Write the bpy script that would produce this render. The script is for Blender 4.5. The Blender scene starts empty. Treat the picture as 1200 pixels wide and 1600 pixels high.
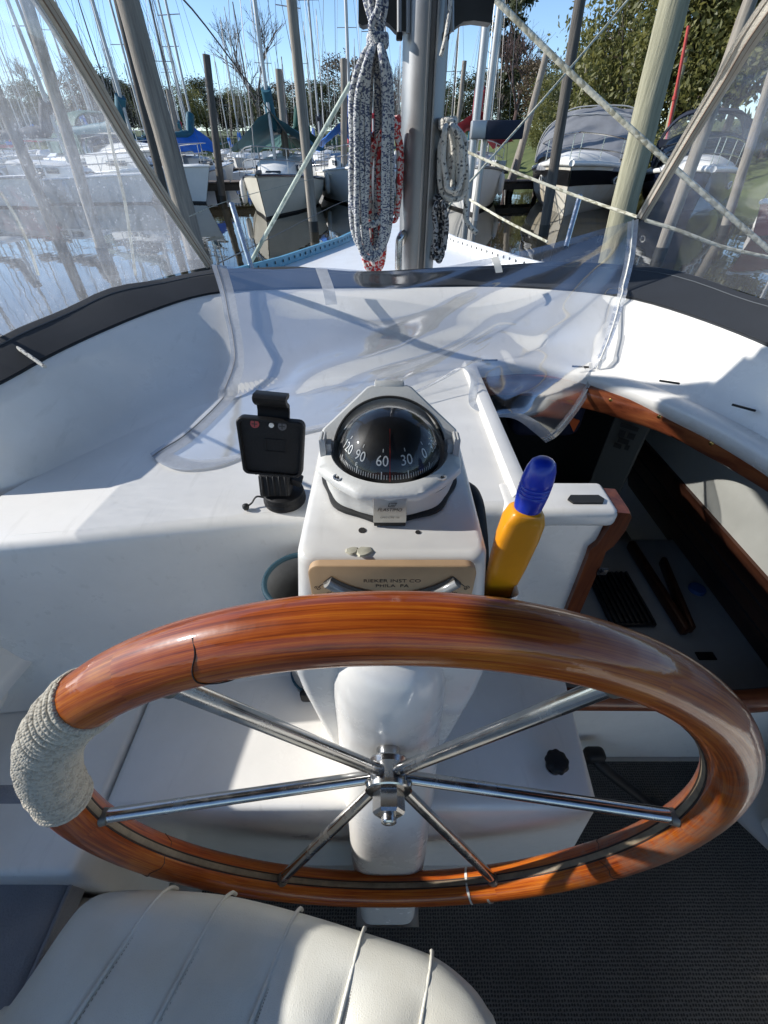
import bpy, bmesh, math, random
from mathutils import Vector, Matrix, noise as mnoise
R_ = math.radians
sc = bpy.context.scene
COL = sc.collection
# ------------------------------------------------------------------ camera
EYE = 1.6
FPX = 660.0                       # focal length in photo pixels (1200 wide)
PITCH = math.atan(570.0 / FPX)
cam = bpy.data.cameras.new('camera')
cam.sensor_fit = 'HORIZONTAL'; cam.sensor_width = 36.0; cam.lens = 36.0 * FPX / 1200.0
cam.clip_start = 0.01; cam.clip_end = 2000
camo = bpy.data.objects.new('camera', cam); COL.objects.link(camo)
camo.location = (0, 0, EYE); camo.rotation_euler = (math.pi / 2 - PITCH, 0, 0)
sc.camera = camo
# ------------------------------------------------------------------ sky and sun
SUN_AZ, SUN_EL = R_(-83), R_(29)
w = bpy.data.worlds.new('World'); sc.world = w; w.use_nodes = True
nt = w.node_tree
sky = nt.nodes.new('ShaderNodeTexSky'); sky.sky_type = 'NISHITA'; sky.sun_disc = False
sky.sun_elevation = SUN_EL; sky.sun_rotation = SUN_AZ
sky.air_density = 1.0; sky.dust_density = 0.15; sky.ozone_density = 3.5; sky.altitude = 1800
bg = nt.nodes['Background']; bg.inputs['Strength'].default_value = 0.145
nt.links.new(sky.outputs[0], bg.inputs['Color'])
sd = bpy.data.lights.new('sun', 'SUN'); sd.energy = 4.8; sd.angle = R_(0.55); sd.color = (1.0, 0.965, 0.91)
so = bpy.data.objects.new('sun', sd); COL.objects.link(so)
sundir = Vector((math.sin(SUN_AZ) * math.cos(SUN_EL), math.cos(SUN_AZ) * math.cos(SUN_EL), math.sin(SUN_EL)))
so.rotation_euler = sundir.to_track_quat('Z', 'Y').to_euler(); so.location = (-10, 20, 20)
sc.view_settings.view_transform = 'Standard'; sc.view_settings.look = 'None'
sc.view_settings.exposure = 0.5; sc.view_settings.gamma = 1.0
sc.view_settings.use_curve_mapping = False
try:
    sc.cycles.transparent_max_bounces = 24; sc.cycles.max_bounces = 10
except Exception: pass

# ------------------------------------------------------------------ pixel helpers (photo pixels 1200x1600)
CP, SP = math.cos(PITCH), math.sin(PITCH)
EP = Vector((0, 0, EYE))
def ray(u, v):
    xc = (u - 600) / FPX; yc = (800 - v) / FPX
    return Vector((xc, CP + yc * SP, -SP + yc * CP))
def pz(u, v, z):
    r = ray(u, v); return EP + r * ((z - EYE) / r.z)
def py(u, v, y):
    r = ray(u, v); return EP + r * (y / r.y)
def pxx(u, v, x):
    r = ray(u, v); return EP + r * (x / r.x)

# ------------------------------------------------------------------ object helpers
def tag(o, label=None, cat=None, group=None, kind=None):
    if label: o['label'] = label
    if cat: o['category'] = cat
    if group: o['group'] = group
    if kind: o['kind'] = kind
    return o
def empty(name, loc=(0, 0, 0), rz=0.0, label=None, cat=None, group=None):
    o = bpy.data.objects.new(name, None); COL.objects.link(o)
    o.location = loc; o.rotation_euler = (0, 0, rz); o.empty_display_size = 0.05
    return tag(o, label, cat, group)
def link(name, me, mat, parent=None):
    o = bpy.data.objects.new(name, me); COL.objects.link(o)
    if mat is not None:
        me.materials.clear(); me.materials.append(mat)
    if parent is not None:
        o.parent = parent
        if parent.type == 'EMPTY' and parent.name in WB: o.matrix_parent_inverse = Matrix.Translation(-parent.location)
    return o
WB = set()        # empties whose parts are modelled in world coordinates
def wempty(name, loc, label=None, cat=None, group=None):
    o = empty(name, loc, 0, label, cat, group); WB.add(o.name); return o
def finish(bm, name, smooth=40, recalc=True):
    if recalc: bmesh.ops.recalc_face_normals(bm, faces=bm.faces)
    me = bpy.data.meshes.new(name); bm.to_mesh(me); bm.free()
    if smooth:
        me.polygons.foreach_set('use_smooth', [True] * len(me.polygons))
        if smooth < 180: me.set_sharp_from_angle(angle=R_(smooth))
    return me
def obj(name, bm, mat, parent=None, smooth=40, recalc=True):
    return link(name, finish(bm, name, smooth, recalc), mat, parent)
def NB(): return bmesh.new()
def add_box(bm, c, s, bev=0.0, seg=2, rot=None):
    m = Matrix.Translation(Vector(c)) @ (rot.to_4x4() if rot is not None else Matrix()) @ Matrix.Diagonal((s[0], s[1], s[2], 1))
    r = bmesh.ops.create_cube(bm, size=1.0, matrix=m)
    if bev > 0:
        es = list({e for v in r['verts'] for e in v.link_edges})
        bmesh.ops.bevel(bm, geom=es, offset=bev, segments=seg, profile=0.5, affect='EDGES', clamp_overlap=True)
    return bm
def add_prism(bm, pts, z0, z1, bev=0.0, seg=3):
    vb = [bm.verts.new((p[0], p[1], z0)) for p in pts]; vt = [bm.verts.new((p[0], p[1], z1)) for p in pts]
    n = len(pts); fs = [bm.faces.new(vt), bm.faces.new(vb[::-1])]
    for i in range(n): fs.append(bm.faces.new((vb[i], vb[(i + 1) % n], vt[(i + 1) % n], vt[i])))
    if bev > 0:
        es = list({e for f in fs for e in f.edges})
        bmesh.ops.bevel(bm, geom=es, offset=bev, segments=seg, profile=0.5, affect='EDGES', clamp_overlap=True)
    return bm
def add_loft(bm, rings, cap=True, closed=True):
    vs = [[bm.verts.new(p) for p in r] for r in rings]
    n = len(rings[0])
    for a, b in zip(vs[:-1], vs[1:]):
        for i in range(n if closed else n - 1):
            j = (i + 1) % n
            try: bm.faces.new((a[i], a[j], b[j], b[i]))
            except ValueError: pass
    if cap and closed:
        for r in (vs[0][::-1], vs[-1]):
            try: bm.faces.new(r)
            except ValueError: pass
    return vs
def add_lathe(bm, prof, n=32, c=(0, 0, 0), ax=None, mod=None):
    rings = []
    for r, z in prof:
        ring = []
        for i in range(n):
            a = 2 * math.pi * i / n
            k = mod(a, z) if mod else 1.0
            p = Vector((max(r, 1e-5) * k * math.cos(a), max(r, 1e-5) * k * math.sin(a), z))
            if ax is not None: p = ax @ p
            ring.append(Vector(c) + p)
        rings.append(ring)
    return add_loft(bm, rings, cap=True)
def catmull(pts, n=8, closed=False):
    P = [Vector(p) for p in pts]; out = []
    m = len(P)
    rng = range(m if closed else m - 1)
    for i in rng:
        p1, p2 = P[i], P[(i + 1) % m]
        p0 = P[i - 1] if (closed or i > 0) else p1 * 2 - p2
        p3 = P[(i + 2) % m] if (closed or i + 2 < m) else p2 * 2 - p1
        for k in range(n):
            t = k / n
            out.append(0.5 * ((2 * p1) + (p2 - p0) * t + (2 * p0 - 5 * p1 + 4 * p2 - p3) * t * t + (3 * p1 - p0 - 3 * p2 + p3) * t ** 3))
    if not closed: out.append(P[-1].copy())
    return out
def add_tube(bm, pts, r, seg=8, closed=False, cap=True, flat=1.0, up=None, uvs=1.0):
    """sweep; r scalar or list; UV: u = metres along, v = around 0..1"""
    P = [Vector(p) for p in pts]; n = len(P)
    rs = r if isinstance(r, (list, tuple)) else [r] * n
    uvl = bm.loops.layers.uv.verify()
    tang = []
    for i in range(n):
        a = P[i - 1] if (i > 0 or closed) else P[i]; b = P[(i + 1) % n] if (i < n - 1 or closed) else P[i]
        t = b - a
        tang.append(t.normalized() if t.length > 1e-9 else Vector((0, 0, 1)))
    u0 = Vector(up) if up is not None else (Vector((0, 0, 1)) if abs(tang[0].z) < 0.9 else Vector((1, 0, 0)))
    nrm = (u0 - tang[0] * u0.dot(tang[0])).normalized()
    rings = []; L = [0.0]
    for i in range(n):
        t = tang[i]
        if up is not None:
            uu = Vector(up); q = uu - t * uu.dot(t)
            if q.length > 1e-4: nrm = q.normalized()
        else:
            q = nrm - t * nrm.dot(t)
            if q.length > 1e-6: nrm = q.normalized()
        bn = t.cross(nrm)
        rings.append([bm.verts.new(P[i] + (nrm * math.cos(2 * math.pi * k / seg) * flat + bn * math.sin(2 * math.pi * k / seg)) * rs[i]) for k in range(seg)])
        if i: L.append(L[-1] + (P[i] - P[i - 1]).length)
    Lc = L[-1] + (P[0] - P[-1]).length
    for i in range(n if closed else n - 1):
        a, b = rings[i], rings[(i + 1) % n]
        la = L[i]; lb = L[i + 1] if i + 1 < n else Lc
        for k in range(seg):
            k2 = (k + 1) % seg
            try: f = bm.faces.new((a[k], a[k2], b[k2], b[k]))
            except ValueError: continue
            for lp, uv in zip(f.loops, ((la, k / seg), (la, (k + 1) / seg), (lb, (k + 1) / seg), (lb, k / seg))): lp[uvl].uv = (uv[0] * uvs, uv[1])
    if cap and not closed:
        for rg in (rings[0][::-1], rings[-1]):
            try: bm.faces.new(rg)
            except ValueError: pass
    return rings
def tube_obj(name, pts, r, mat, parent=None, seg=8, closed=False, sm=6, flat=1.0, up=None):
    bm = NB()
    p = catmull(pts, sm, closed) if sm > 1 else [Vector(q) for q in pts]
    if isinstance(r, (list, tuple)) and sm > 1:
        rr = []
        m = len(r)
        for i in range(len(p)):
            t = i / max(1, len(p) - 1) * (m - 1); k = min(int(t), m - 2); f = t - k
            rr.append(r[k] * (1 - f) + r[k + 1] * f)
        r = rr
    add_tube(bm, p, r, seg, closed, True, flat, up)
    return obj(name, bm, mat, parent, 60)
def text_geo(s, size):
    cu = bpy.data.curves.new('t', 'FONT'); cu.body = s; cu.size = size; cu.align_x = 'CENTER'; cu.align_y = 'CENTER'; cu.resolution_u = 3
    o = bpy.data.objects.new('t', cu); COL.objects.link(o)
    bpy.context.view_layer.update()
    me = o.to_mesh(); vs = [v.co.copy() for v in me.vertices]; fs = [tuple(p.vertices) for p in me.polygons]
    o.to_mesh_clear(); bpy.data.objects.remove(o); bpy.data.curves.remove(cu)
    return vs, fs
def add_text(bm, s, size, fn):
    vs, fs = text_geo(s, size)
    bv = [bm.verts.new(fn(v.x, v.y)) for v in vs]
    for f in fs:
        try: bm.faces.new([bv[i] for i in f])
        except ValueError: pass
def ngon(pts):
    bm = NB(); bm.faces.new([bm.verts.new(p) for p in pts]); return bm

# ------------------------------------------------------------------ materials
MATS = {}
def mat(name, col=(0.8, 0.8, 0.8), rough=0.5, metal=0.0, coat=0.0, coat_r=0.05, var=0.0, vscale=8.0, bump=0.0, bscale=60.0, spec=0.5, rvar=0.0, col2=None, coords='Object', sub=None):
    if name in MATS: return MATS[name]
    m = bpy.data.materials.new(name); m.use_nodes = True; t = m.node_tree; N = t.nodes; L = t.links
    b = N['Principled BSDF']
    b.inputs['Base Color'].default_value = (*col, 1); b.inputs['Roughness'].default_value = rough
    b.inputs['Metallic'].default_value = metal; b.inputs['Coat Weight'].default_value = coat; b.inputs['Coat Roughness'].default_value = coat_r
    b.inputs['Specular IOR Level'].default_value = spec
    tc = N.new('ShaderNodeTexCoord')
    if var > 0 or col2:
        nz = N.new('ShaderNodeTexNoise'); nz.inputs['Scale'].default_value = vscale; nz.inputs['Detail'].default_value = 6; nz.inputs['Roughness'].default_value = 0.65
        L.new(tc.outputs[coords], nz.inputs['Vector'])
        cr = N.new('ShaderNodeValToRGB'); cr.color_ramp.elements[0].position = 0.3; cr.color_ramp.elements[1].position = 0.7
        c2 = col2 or tuple(min(1, c * (1 + var)) for c in col); c1 = col if col2 else tuple(c * (1 - var) for c in col)
        cr.color_ramp.elements[0].color = (*c1, 1); cr.color_ramp.elements[1].color = (*c2, 1)
        L.new(nz.outputs['Fac'], cr.inputs[0]); L.new(cr.outputs[0], b.inputs['Base Color'])
        if rvar > 0:
            mr = N.new('ShaderNodeMapRange'); mr.inputs['To Min'].default_value = max(0.02, rough - rvar); mr.inputs['To Max'].default_value = rough + rvar
            mr.inputs['From Min'].default_value = 0.3; mr.inputs['From Max'].default_value = 0.7
            L.new(nz.outputs['Fac'], mr.inputs['Value']); L.new(mr.outputs[0], b.inputs['Roughness'])
    if bump > 0:
        n2 = N.new('ShaderNodeTexNoise'); n2.inputs['Scale'].default_value = bscale; n2.inputs['Detail'].default_value = 4
        L.new(tc.outputs[coords], n2.inputs['Vector'])
        bp = N.new('ShaderNodeBump'); bp.inputs['Strength'].default_value = bump; bp.inputs['Distance'].default_value = 0.01
        L.new(n2.outputs['Fac'], bp.inputs['Height']); L.new(bp.outputs[0], b.inputs['Normal'])
    MATS[name] = m
    return m
def node_mat(name):
    m = bpy.data.materials.new(name); m.use_nodes = True; MATS[name] = m
    t = m.node_tree
    return m, t.nodes, t.links, t.nodes['Principled BSDF']
def ramp(N, pos_cols):
    cr = N.new('ShaderNodeValToRGB'); e = cr.color_ramp.elements
    while len(e) < len(pos_cols): e.new(0.5)
    for i, (p, c) in enumerate(pos_cols): e[i].position = p; e[i].color = (*c, 1)
    return cr

def gelcoat(name, col, dirt=(0.52, 0.5, 0.45), rough=0.28):
    m, N, L, b = node_mat(name)
    tc = N.new('ShaderNodeTexCoord')
    n1 = N.new('ShaderNodeTexNoise'); n1.inputs['Scale'].default_value = 3.0; n1.inputs['Detail'].default_value = 8; n1.inputs['Roughness'].default_value = 0.7
    L.new(tc.outputs['Object'], n1.inputs['Vector'])
    mp = N.new('ShaderNodeMapping'); mp.inputs['Scale'].default_value = (60, 9, 40); mp.inputs['Rotation'].default_value = (0, 0, 0.5)
    n2 = N.new('ShaderNodeTexNoise'); n2.inputs['Scale'].default_value = 1.0; n2.inputs['Detail'].default_value = 7
    L.new(tc.outputs['Object'], mp.inputs[0]); L.new(mp.outputs[0], n2.inputs['Vector'])
    c1 = ramp(N, [(0.36, tuple(a * 0.91 for a in col)), (0.6, col)]); L.new(n1.outputs['Fac'], c1.inputs[0])
    c2 = ramp(N, [(0.29, (1, 1, 1)), (0.39, (0, 0, 0))]); L.new(n2.outputs['Fac'], c2.inputs[0])
    mm = N.new('ShaderNodeMath'); mm.operation = 'MULTIPLY'; mm.inputs[1].default_value = 0.22; L.new(c2.outputs[0], mm.inputs[0])
    mx = N.new('ShaderNodeMix'); mx.data_type = 'RGBA'; L.new(mm.outputs[0], mx.inputs['Factor']); L.new(c1.outputs[0], mx.inputs['A']); mx.inputs['B'].default_value = (*dirt, 1)
    L.new(mx.outputs['Result'], b.inputs['Base Color'])
    mr = N.new('ShaderNodeMapRange'); mr.inputs['From Min'].default_value = 0.3; mr.inputs['From Max'].default_value = 0.7
    mr.inputs['To Min'].default_value = rough + 0.14; mr.inputs['To Max'].default_value = rough - 0.06
    L.new(n1.outputs['Fac'], mr.inputs['Value']); L.new(mr.outputs[0], b.inputs['Roughness'])
    n3 = N.new('ShaderNodeTexNoise'); n3.inputs['Scale'].default_value = 14; n3.inputs['Detail'].default_value = 3; L.new(tc.outputs['Object'], n3.inputs['Vector'])
    bp = N.new('ShaderNodeBump'); bp.inputs['Strength'].default_value = 0.06; bp.inputs['Distance'].default_value = 0.01
    L.new(n3.outputs['Fac'], bp.inputs['Height']); L.new(bp.outputs[0], b.inputs['Normal'])
    b.inputs['Coat Weight'].default_value = 0.25; b.inputs['Coat Roughness'].default_value = 0.145
    return m
GEL = gelcoat('gelcoat', (0.80, 0.775, 0.725))
GELP = gelcoat('gelcoat_pedestal', (0.8, 0.775, 0.725), rough=0.2)

def varnish(name, cols, uv=True, scale=(5, 34, 1), coat=1.0, wear=0.0):
    m, N, L, b = node_mat(name)
    tc = N.new('ShaderNodeTexCoord'); mp = N.new('ShaderNodeMapping'); mp.inputs['Scale'].default_value = scale
    L.new(tc.outputs['UV' if uv else 'Object'], mp.inputs[0])
    n1 = N.new('ShaderNodeTexNoise'); n1.inputs['Scale'].default_value = 1.0; n1.inputs['Detail'].default_value = 9; n1.inputs['Roughness'].default_value = 0.62; n1.inputs['Distortion'].default_value = 0.6
    L.new(mp.outputs[0], n1.inputs['Vector'])
    n0 = N.new('ShaderNodeTexNoise'); n0.inputs['Scale'].default_value = 9; n0.inputs['Detail'].default_value = 3; L.new(tc.outputs['Object'], n0.inputs['Vector'])
    ad = N.new('ShaderNodeMath'); ad.operation = 'MULTIPLY_ADD'; ad.inputs[1].default_value = 0.6; L.new(n0.outputs['Fac'], ad.inputs[0]); L.new(n1.outputs['Fac'], ad.inputs[2])
    cr = ramp(N, [(0.55, cols[0]), (0.75, cols[1]), (0.98, cols[2])]); L.new(ad.outputs[0], cr.inputs[0])
    src = cr.outputs[0]
    b.inputs['Roughness'].default_value = 0.38
    b.inputs['Coat Weight'].default_value = coat; b.inputs['Coat Roughness'].default_value = 0.06; b.inputs['Specular IOR Level'].default_value = 0.2
    if wear:
        n4 = N.new('ShaderNodeTexNoise'); n4.inputs['Scale'].default_value = 26; n4.inputs['Detail'].default_value = 8; n4.inputs['Roughness'].default_value = 0.75; L.new(tc.outputs['Object'], n4.inputs['Vector'])
        sx = N.new('ShaderNodeSeparateXYZ'); L.new(tc.outputs['Object'], sx.inputs[0])
        # weathered bare wood on the starboard side of the rim
        mr = N.new('ShaderNodeMapRange'); mr.inputs['From Min'].default_value = 0.22; mr.inputs['From Max'].default_value = 0.42; mr.inputs['To Min'].default_value = -0.26; mr.inputs['To Max'].default_value = 0.10
        L.new(sx.outputs['X'], mr.inputs['Value'])
        a2 = N.new('ShaderNodeMath'); a2.operation = 'ADD'; L.new(mr.outputs[0], a2.inputs[0]); L.new(n4.outputs['Fac'], a2.inputs[1])
        c4 = ramp(N, [(0.40, (0, 0, 0)), (0.68, (1, 1, 1))]); L.new(a2.outputs[0], c4.inputs[0])
        mx = N.new('ShaderNodeMix'); mx.data_type = 'RGBA'; L.new(c4.outputs[0], mx.inputs['Factor']); L.new(src, mx.inputs['A']); mx.inputs['B'].default_value = (0.2, 0.125, 0.085, 1)
        src = mx.outputs['Result']
        mr2 = N.new('ShaderNodeMapRange'); mr2.inputs['To Min'].default_value = coat; mr2.inputs['To Max'].default_value = 0.35; L.new(c4.outputs[0], mr2.inputs['Value']); L.new(mr2.outputs[0], b.inputs['Coat Weight'])
        n5 = N.new('ShaderNodeMath'); n5.operation = 'MULTIPLY'; n5.inputs[1].default_value = 1.0; L.new(n4.outputs['Fac'], n5.inputs[0])
    n6 = N.new('ShaderNodeTexNoise'); n6.inputs['Scale'].default_value = 22; n6.inputs['Detail'].default_value = 5; L.new(tc.outputs['Object'], n6.inputs['Vector'])
    bp = N.new('ShaderNodeBump'); bp.inputs['Strength'].default_value = 0.16; bp.inputs['Distance'].default_value = 0.006
    L.new(n6.outputs['Fac'], bp.inputs['Height']); L.new(bp.outputs[0], b.inputs['Normal']); L.new(bp.outputs[0], b.inputs['Coat Normal'])
    L.new(src, b.inputs['Base Color'])
    return m
WOOD = varnish('varnished_teak_rim', [(0.12, 0.018, 0.003), (0.31, 0.058, 0.006), (0.49, 0.14, 0.011)], True, (9, 85, 1), 0.6, wear=1)
TRIM = varnish('varnished_mahogany', [(0.07, 0.017, 0.008), (0.17, 0.045, 0.018), (0.27, 0.085, 0.03)], True, (7, 8, 1))
DKWOOD = varnish('dark_interior_wood', [(0.018, 0.007, 0.004), (0.04, 0.014, 0.008), (0.07, 0.025, 0.012)], False, (5, 4, 30), 0.2)
STEEL = mat('polished_steel', (0.52, 0.51, 0.49), 0.22, 1.0, var=0.15, vscale=30, rvar=0.1)
ALU = mat('weathered_aluminium', (0.29, 0.293, 0.295), 0.5, 0.85, var=0.16, vscale=5, rvar=0.08)
ALUD = mat('mast_track', (0.10, 0.10, 0.10), 0.5, 0.6, var=0.2)
BLK = mat('black_plastic', (0.008, 0.008, 0.009), 0.55, spec=.3, var=0.2, vscale=20, bump=0.1, bscale=250)
BLKR = mat('black_rubber', (0.016, 0.016, 0.016), 0.65, var=0.2, vscale=20)
BLKM = mat('black_bracket', (0.02, 0.02, 0.022), 0.35, 0.3, var=0.3, vscale=12)
CMPW = mat('compass_white_plastic', (0.68, 0.67, 0.63), 0.4, var=0.06, vscale=20, bump=0.05, bscale=300)
CMPG = mat('compass_grey_plastic', (0.48, 0.48, 0.465), 0.5, var=0.08, vscale=25, bump=0.08, bscale=400)
CMPB = mat('compass_black_card', (0.006, 0.006, 0.007), 0.5)
PRINT = mat('white_print', (0.75, 0.75, 0.72), 0.5)
INK = mat('black_ink', (0.02, 0.018, 0.016), 0.6)
RED = mat('red_line', (0.55, 0.03, 0.02), 0.5)
SILV = mat('silver_plate', (0.55, 0.54, 0.5), 0.35, 0.7, var=0.12, vscale=60)
BEIGE = mat('beige_plastic', (0.52, 0.34, 0.19), 0.45, var=0.08, vscale=25)
YEL = mat('yellow_plastic', (0.83, 0.33, 0.008), 0.35, coat=0.15, var=0.08, vscale=14, bump=0.04)
BLU = mat('blue_plastic', (0.008, 0.035, 0.42), 0.32, coat=0.2, var=0.1, vscale=14)
TEALR = mat('teal_binding', (0.01, 0.05, 0.075), 0.7)
GREYB = mat('grey_fabric', (0.16, 0.165, 0.17), 0.8, var=0.2, vscale=30)
CANV = mat('charcoal_canvas', (0.015, 0.018, 0.023), 0.85, var=0.2, vscale=6, bump=0.3, bscale=900)
CUSH = mat('slate_vinyl', (0.27, 0.28, 0.31), 0.5, var=0.1, vscale=10, bump=0.25, bscale=300)
TAPE = mat('beige_zip_tape', (0.5, 0.46, 0.39), 0.75, var=0.12, vscale=20, bump=0.3, bscale=400)
THREAD = mat('brown_zip_teeth', (0.2, 0.14, 0.1), 0.7, var=0.2)
INTW = mat('cabin_liner', (0.30, 0.30, 0.275), 0.6, var=0.1, vscale=6)
ORNG = mat('orange_fabric', (0.7, 0.12, 0.02), 0.7)
NAVYF = mat('navy_fabric', (0.012, 0.018, 0.05), 0.8)

def seat_mat():
    m, N, L, b = node_mat('cream_seat_vinyl')
    tc = N.new('ShaderNodeTexCoord')
    n = N.new('ShaderNodeTexNoise'); n.inputs['Scale'].default_value = 9; n.inputs['Detail'].default_value = 5; L.new(tc.outputs['Object'], n.inputs['Vector'])
    cr = ramp(N, [(0.3, (0.58, 0.56, 0.48)), (0.65, (0.69, 0.68, 0.61))]); L.new(n.outputs['Fac'], cr.inputs[0]); L.new(cr.outputs[0], b.inputs['Base Color'])
    v = N.new('ShaderNodeTexVoronoi'); v.inputs['Scale'].default_value = 420; v.feature = 'DISTANCE_TO_EDGE'; L.new(tc.outputs['Object'], v.inputs['Vector'])
    bp = N.new('ShaderNodeBump'); bp.inputs['Strength'].default_value = 0.35; bp.inputs['Distance'].default_value = 0.0012
    L.new(v.outputs['Distance'], bp.inputs['Height']); L.new(bp.outputs[0], b.inputs['Normal'])
    b.inputs['Roughness'].default_value = 0.42
    return m
SEATV = seat_mat()
def mat_mat():
    m, N, L, b = node_mat('perforated_rubber_mat')
    tc = N.new('ShaderNodeTexCoord')
    v = N.new('ShaderNodeTexVoronoi'); v.inputs['Scale'].default_value = 165; v.inputs['Randomness'].default_value = 0.25; v.feature = 'F1'; v.voronoi_dimensions = '2D'
    L.new(tc.outputs['Object'], v.inputs['Vector'])
    cr = ramp(N, [(0.25, (0, 0, 0)), (0.42, (1, 1, 1))]); L.new(v.outputs['Distance'], cr.inputs[0])
    n = N.new('ShaderNodeTexNoise'); n.inputs['Scale'].default_value = 5; n.inputs['Detail'].default_value = 6; L.new(tc.outputs['Object'], n.inputs['Vector'])
    c2 = ramp(N, [(0.3, (0.05, 0.048, 0.044)), (0.7, (0.11, 0.106, 0.097))]); L.new(n.outputs['Fac'], c2.inputs[0])
    mx = N.new('ShaderNodeMix'); mx.data_type = 'RGBA'; L.new(cr.outputs[0], mx.inputs['Factor']); mx.inputs['A'].default_value = (0.006, 0.006, 0.006, 1); L.new(c2.outputs[0], mx.inputs['B'])
    L.new(mx.outputs['Result'], b.inputs['Base Color'])
    bp = N.new('ShaderNodeBump'); bp.inputs['Strength'].default_value = 0.9; bp.inputs['Distance'].default_value = 0.004
    L.new(cr.outputs[0], bp.inputs['Height']); L.new(bp.outputs[0], b.inputs['Normal'])
    b.inputs['Roughness'].default_value = 0.6
    return m
MATM = mat_mat()
def rope_mat(name, base, fleck, amt=0.5, fs=(330, 9)):
    m, N, L, b = node_mat(name)
    tc = N.new('ShaderNodeTexCoord'); mp = N.new('ShaderNodeMapping'); mp.inputs['Scale'].default_value = (fs[0], fs[1], 1)
    L.new(tc.outputs['UV'], mp.inputs[0])
    v = N.new('ShaderNodeTexVoronoi'); v.inputs['Scale'].default_value = 1.0; v.voronoi_dimensions = '2D'; L.new(mp.outputs[0], v.inputs['Vector'])
    sx = N.new('ShaderNodeSeparateColor'); L.new(v.outputs['Color'], sx.inputs[0])
    cr = ramp(N, [(max(0.0, amt - 0.03), fleck), (min(1, amt + 0.03), base)]); L.new(sx.outputs[0], cr.inputs[0]); L.new(cr.outputs[0], b.inputs['Base Color'])
    bp = N.new('ShaderNodeBump'); bp.inputs['Strength'].default_value = 0.6; bp.inputs['Distance'].default_value = 0.002
    L.new(v.outputs['Distance'], bp.inputs['Height']); bp.invert = True; L.new(bp.outputs[0], b.inputs['Normal'])
    b.inputs['Roughness'].default_value = 0.85
    return m
ROPEB = rope_mat('blue_fleck_rope', (0.5, 0.5, 0.48), (0.07, 0.085, 0.14), 0.42, (420, 9))
ROPEK = rope_mat('dark_fleck_rope', (0.3, 0.3, 0.3), (0.02, 0.02, 0.025), 0.55, (230, 6))
ROPER = rope_mat('red_fleck_rope', (0.55, 0.5, 0.47), (0.45, 0.03, 0.03), 0.5, (230, 6))
ROPEW = rope_mat('white_fleck_rope', (0.52, 0.5, 0.45), (0.1, 0.1, 0.1), 0.1, (230, 6))
CORD = rope_mat('tan_cotton_cord', (0.50, 0.455, 0.37), (0.40, 0.36, 0.29), 0.35, (520, 5))
LINEW = rope_mat('pale_line', (0.5, 0.48, 0.38), (0.3, 0.28, 0.2), 0.35, (60, 4))
LINEG = rope_mat('green_line', (0.42, 0.47, 0.4), (0.25, 0.3, 0.25), 0.35, (60, 4))
WIRE = mat('stay_wire', (0.12, 0.12, 0.12), 0.4, 0.8)

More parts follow.
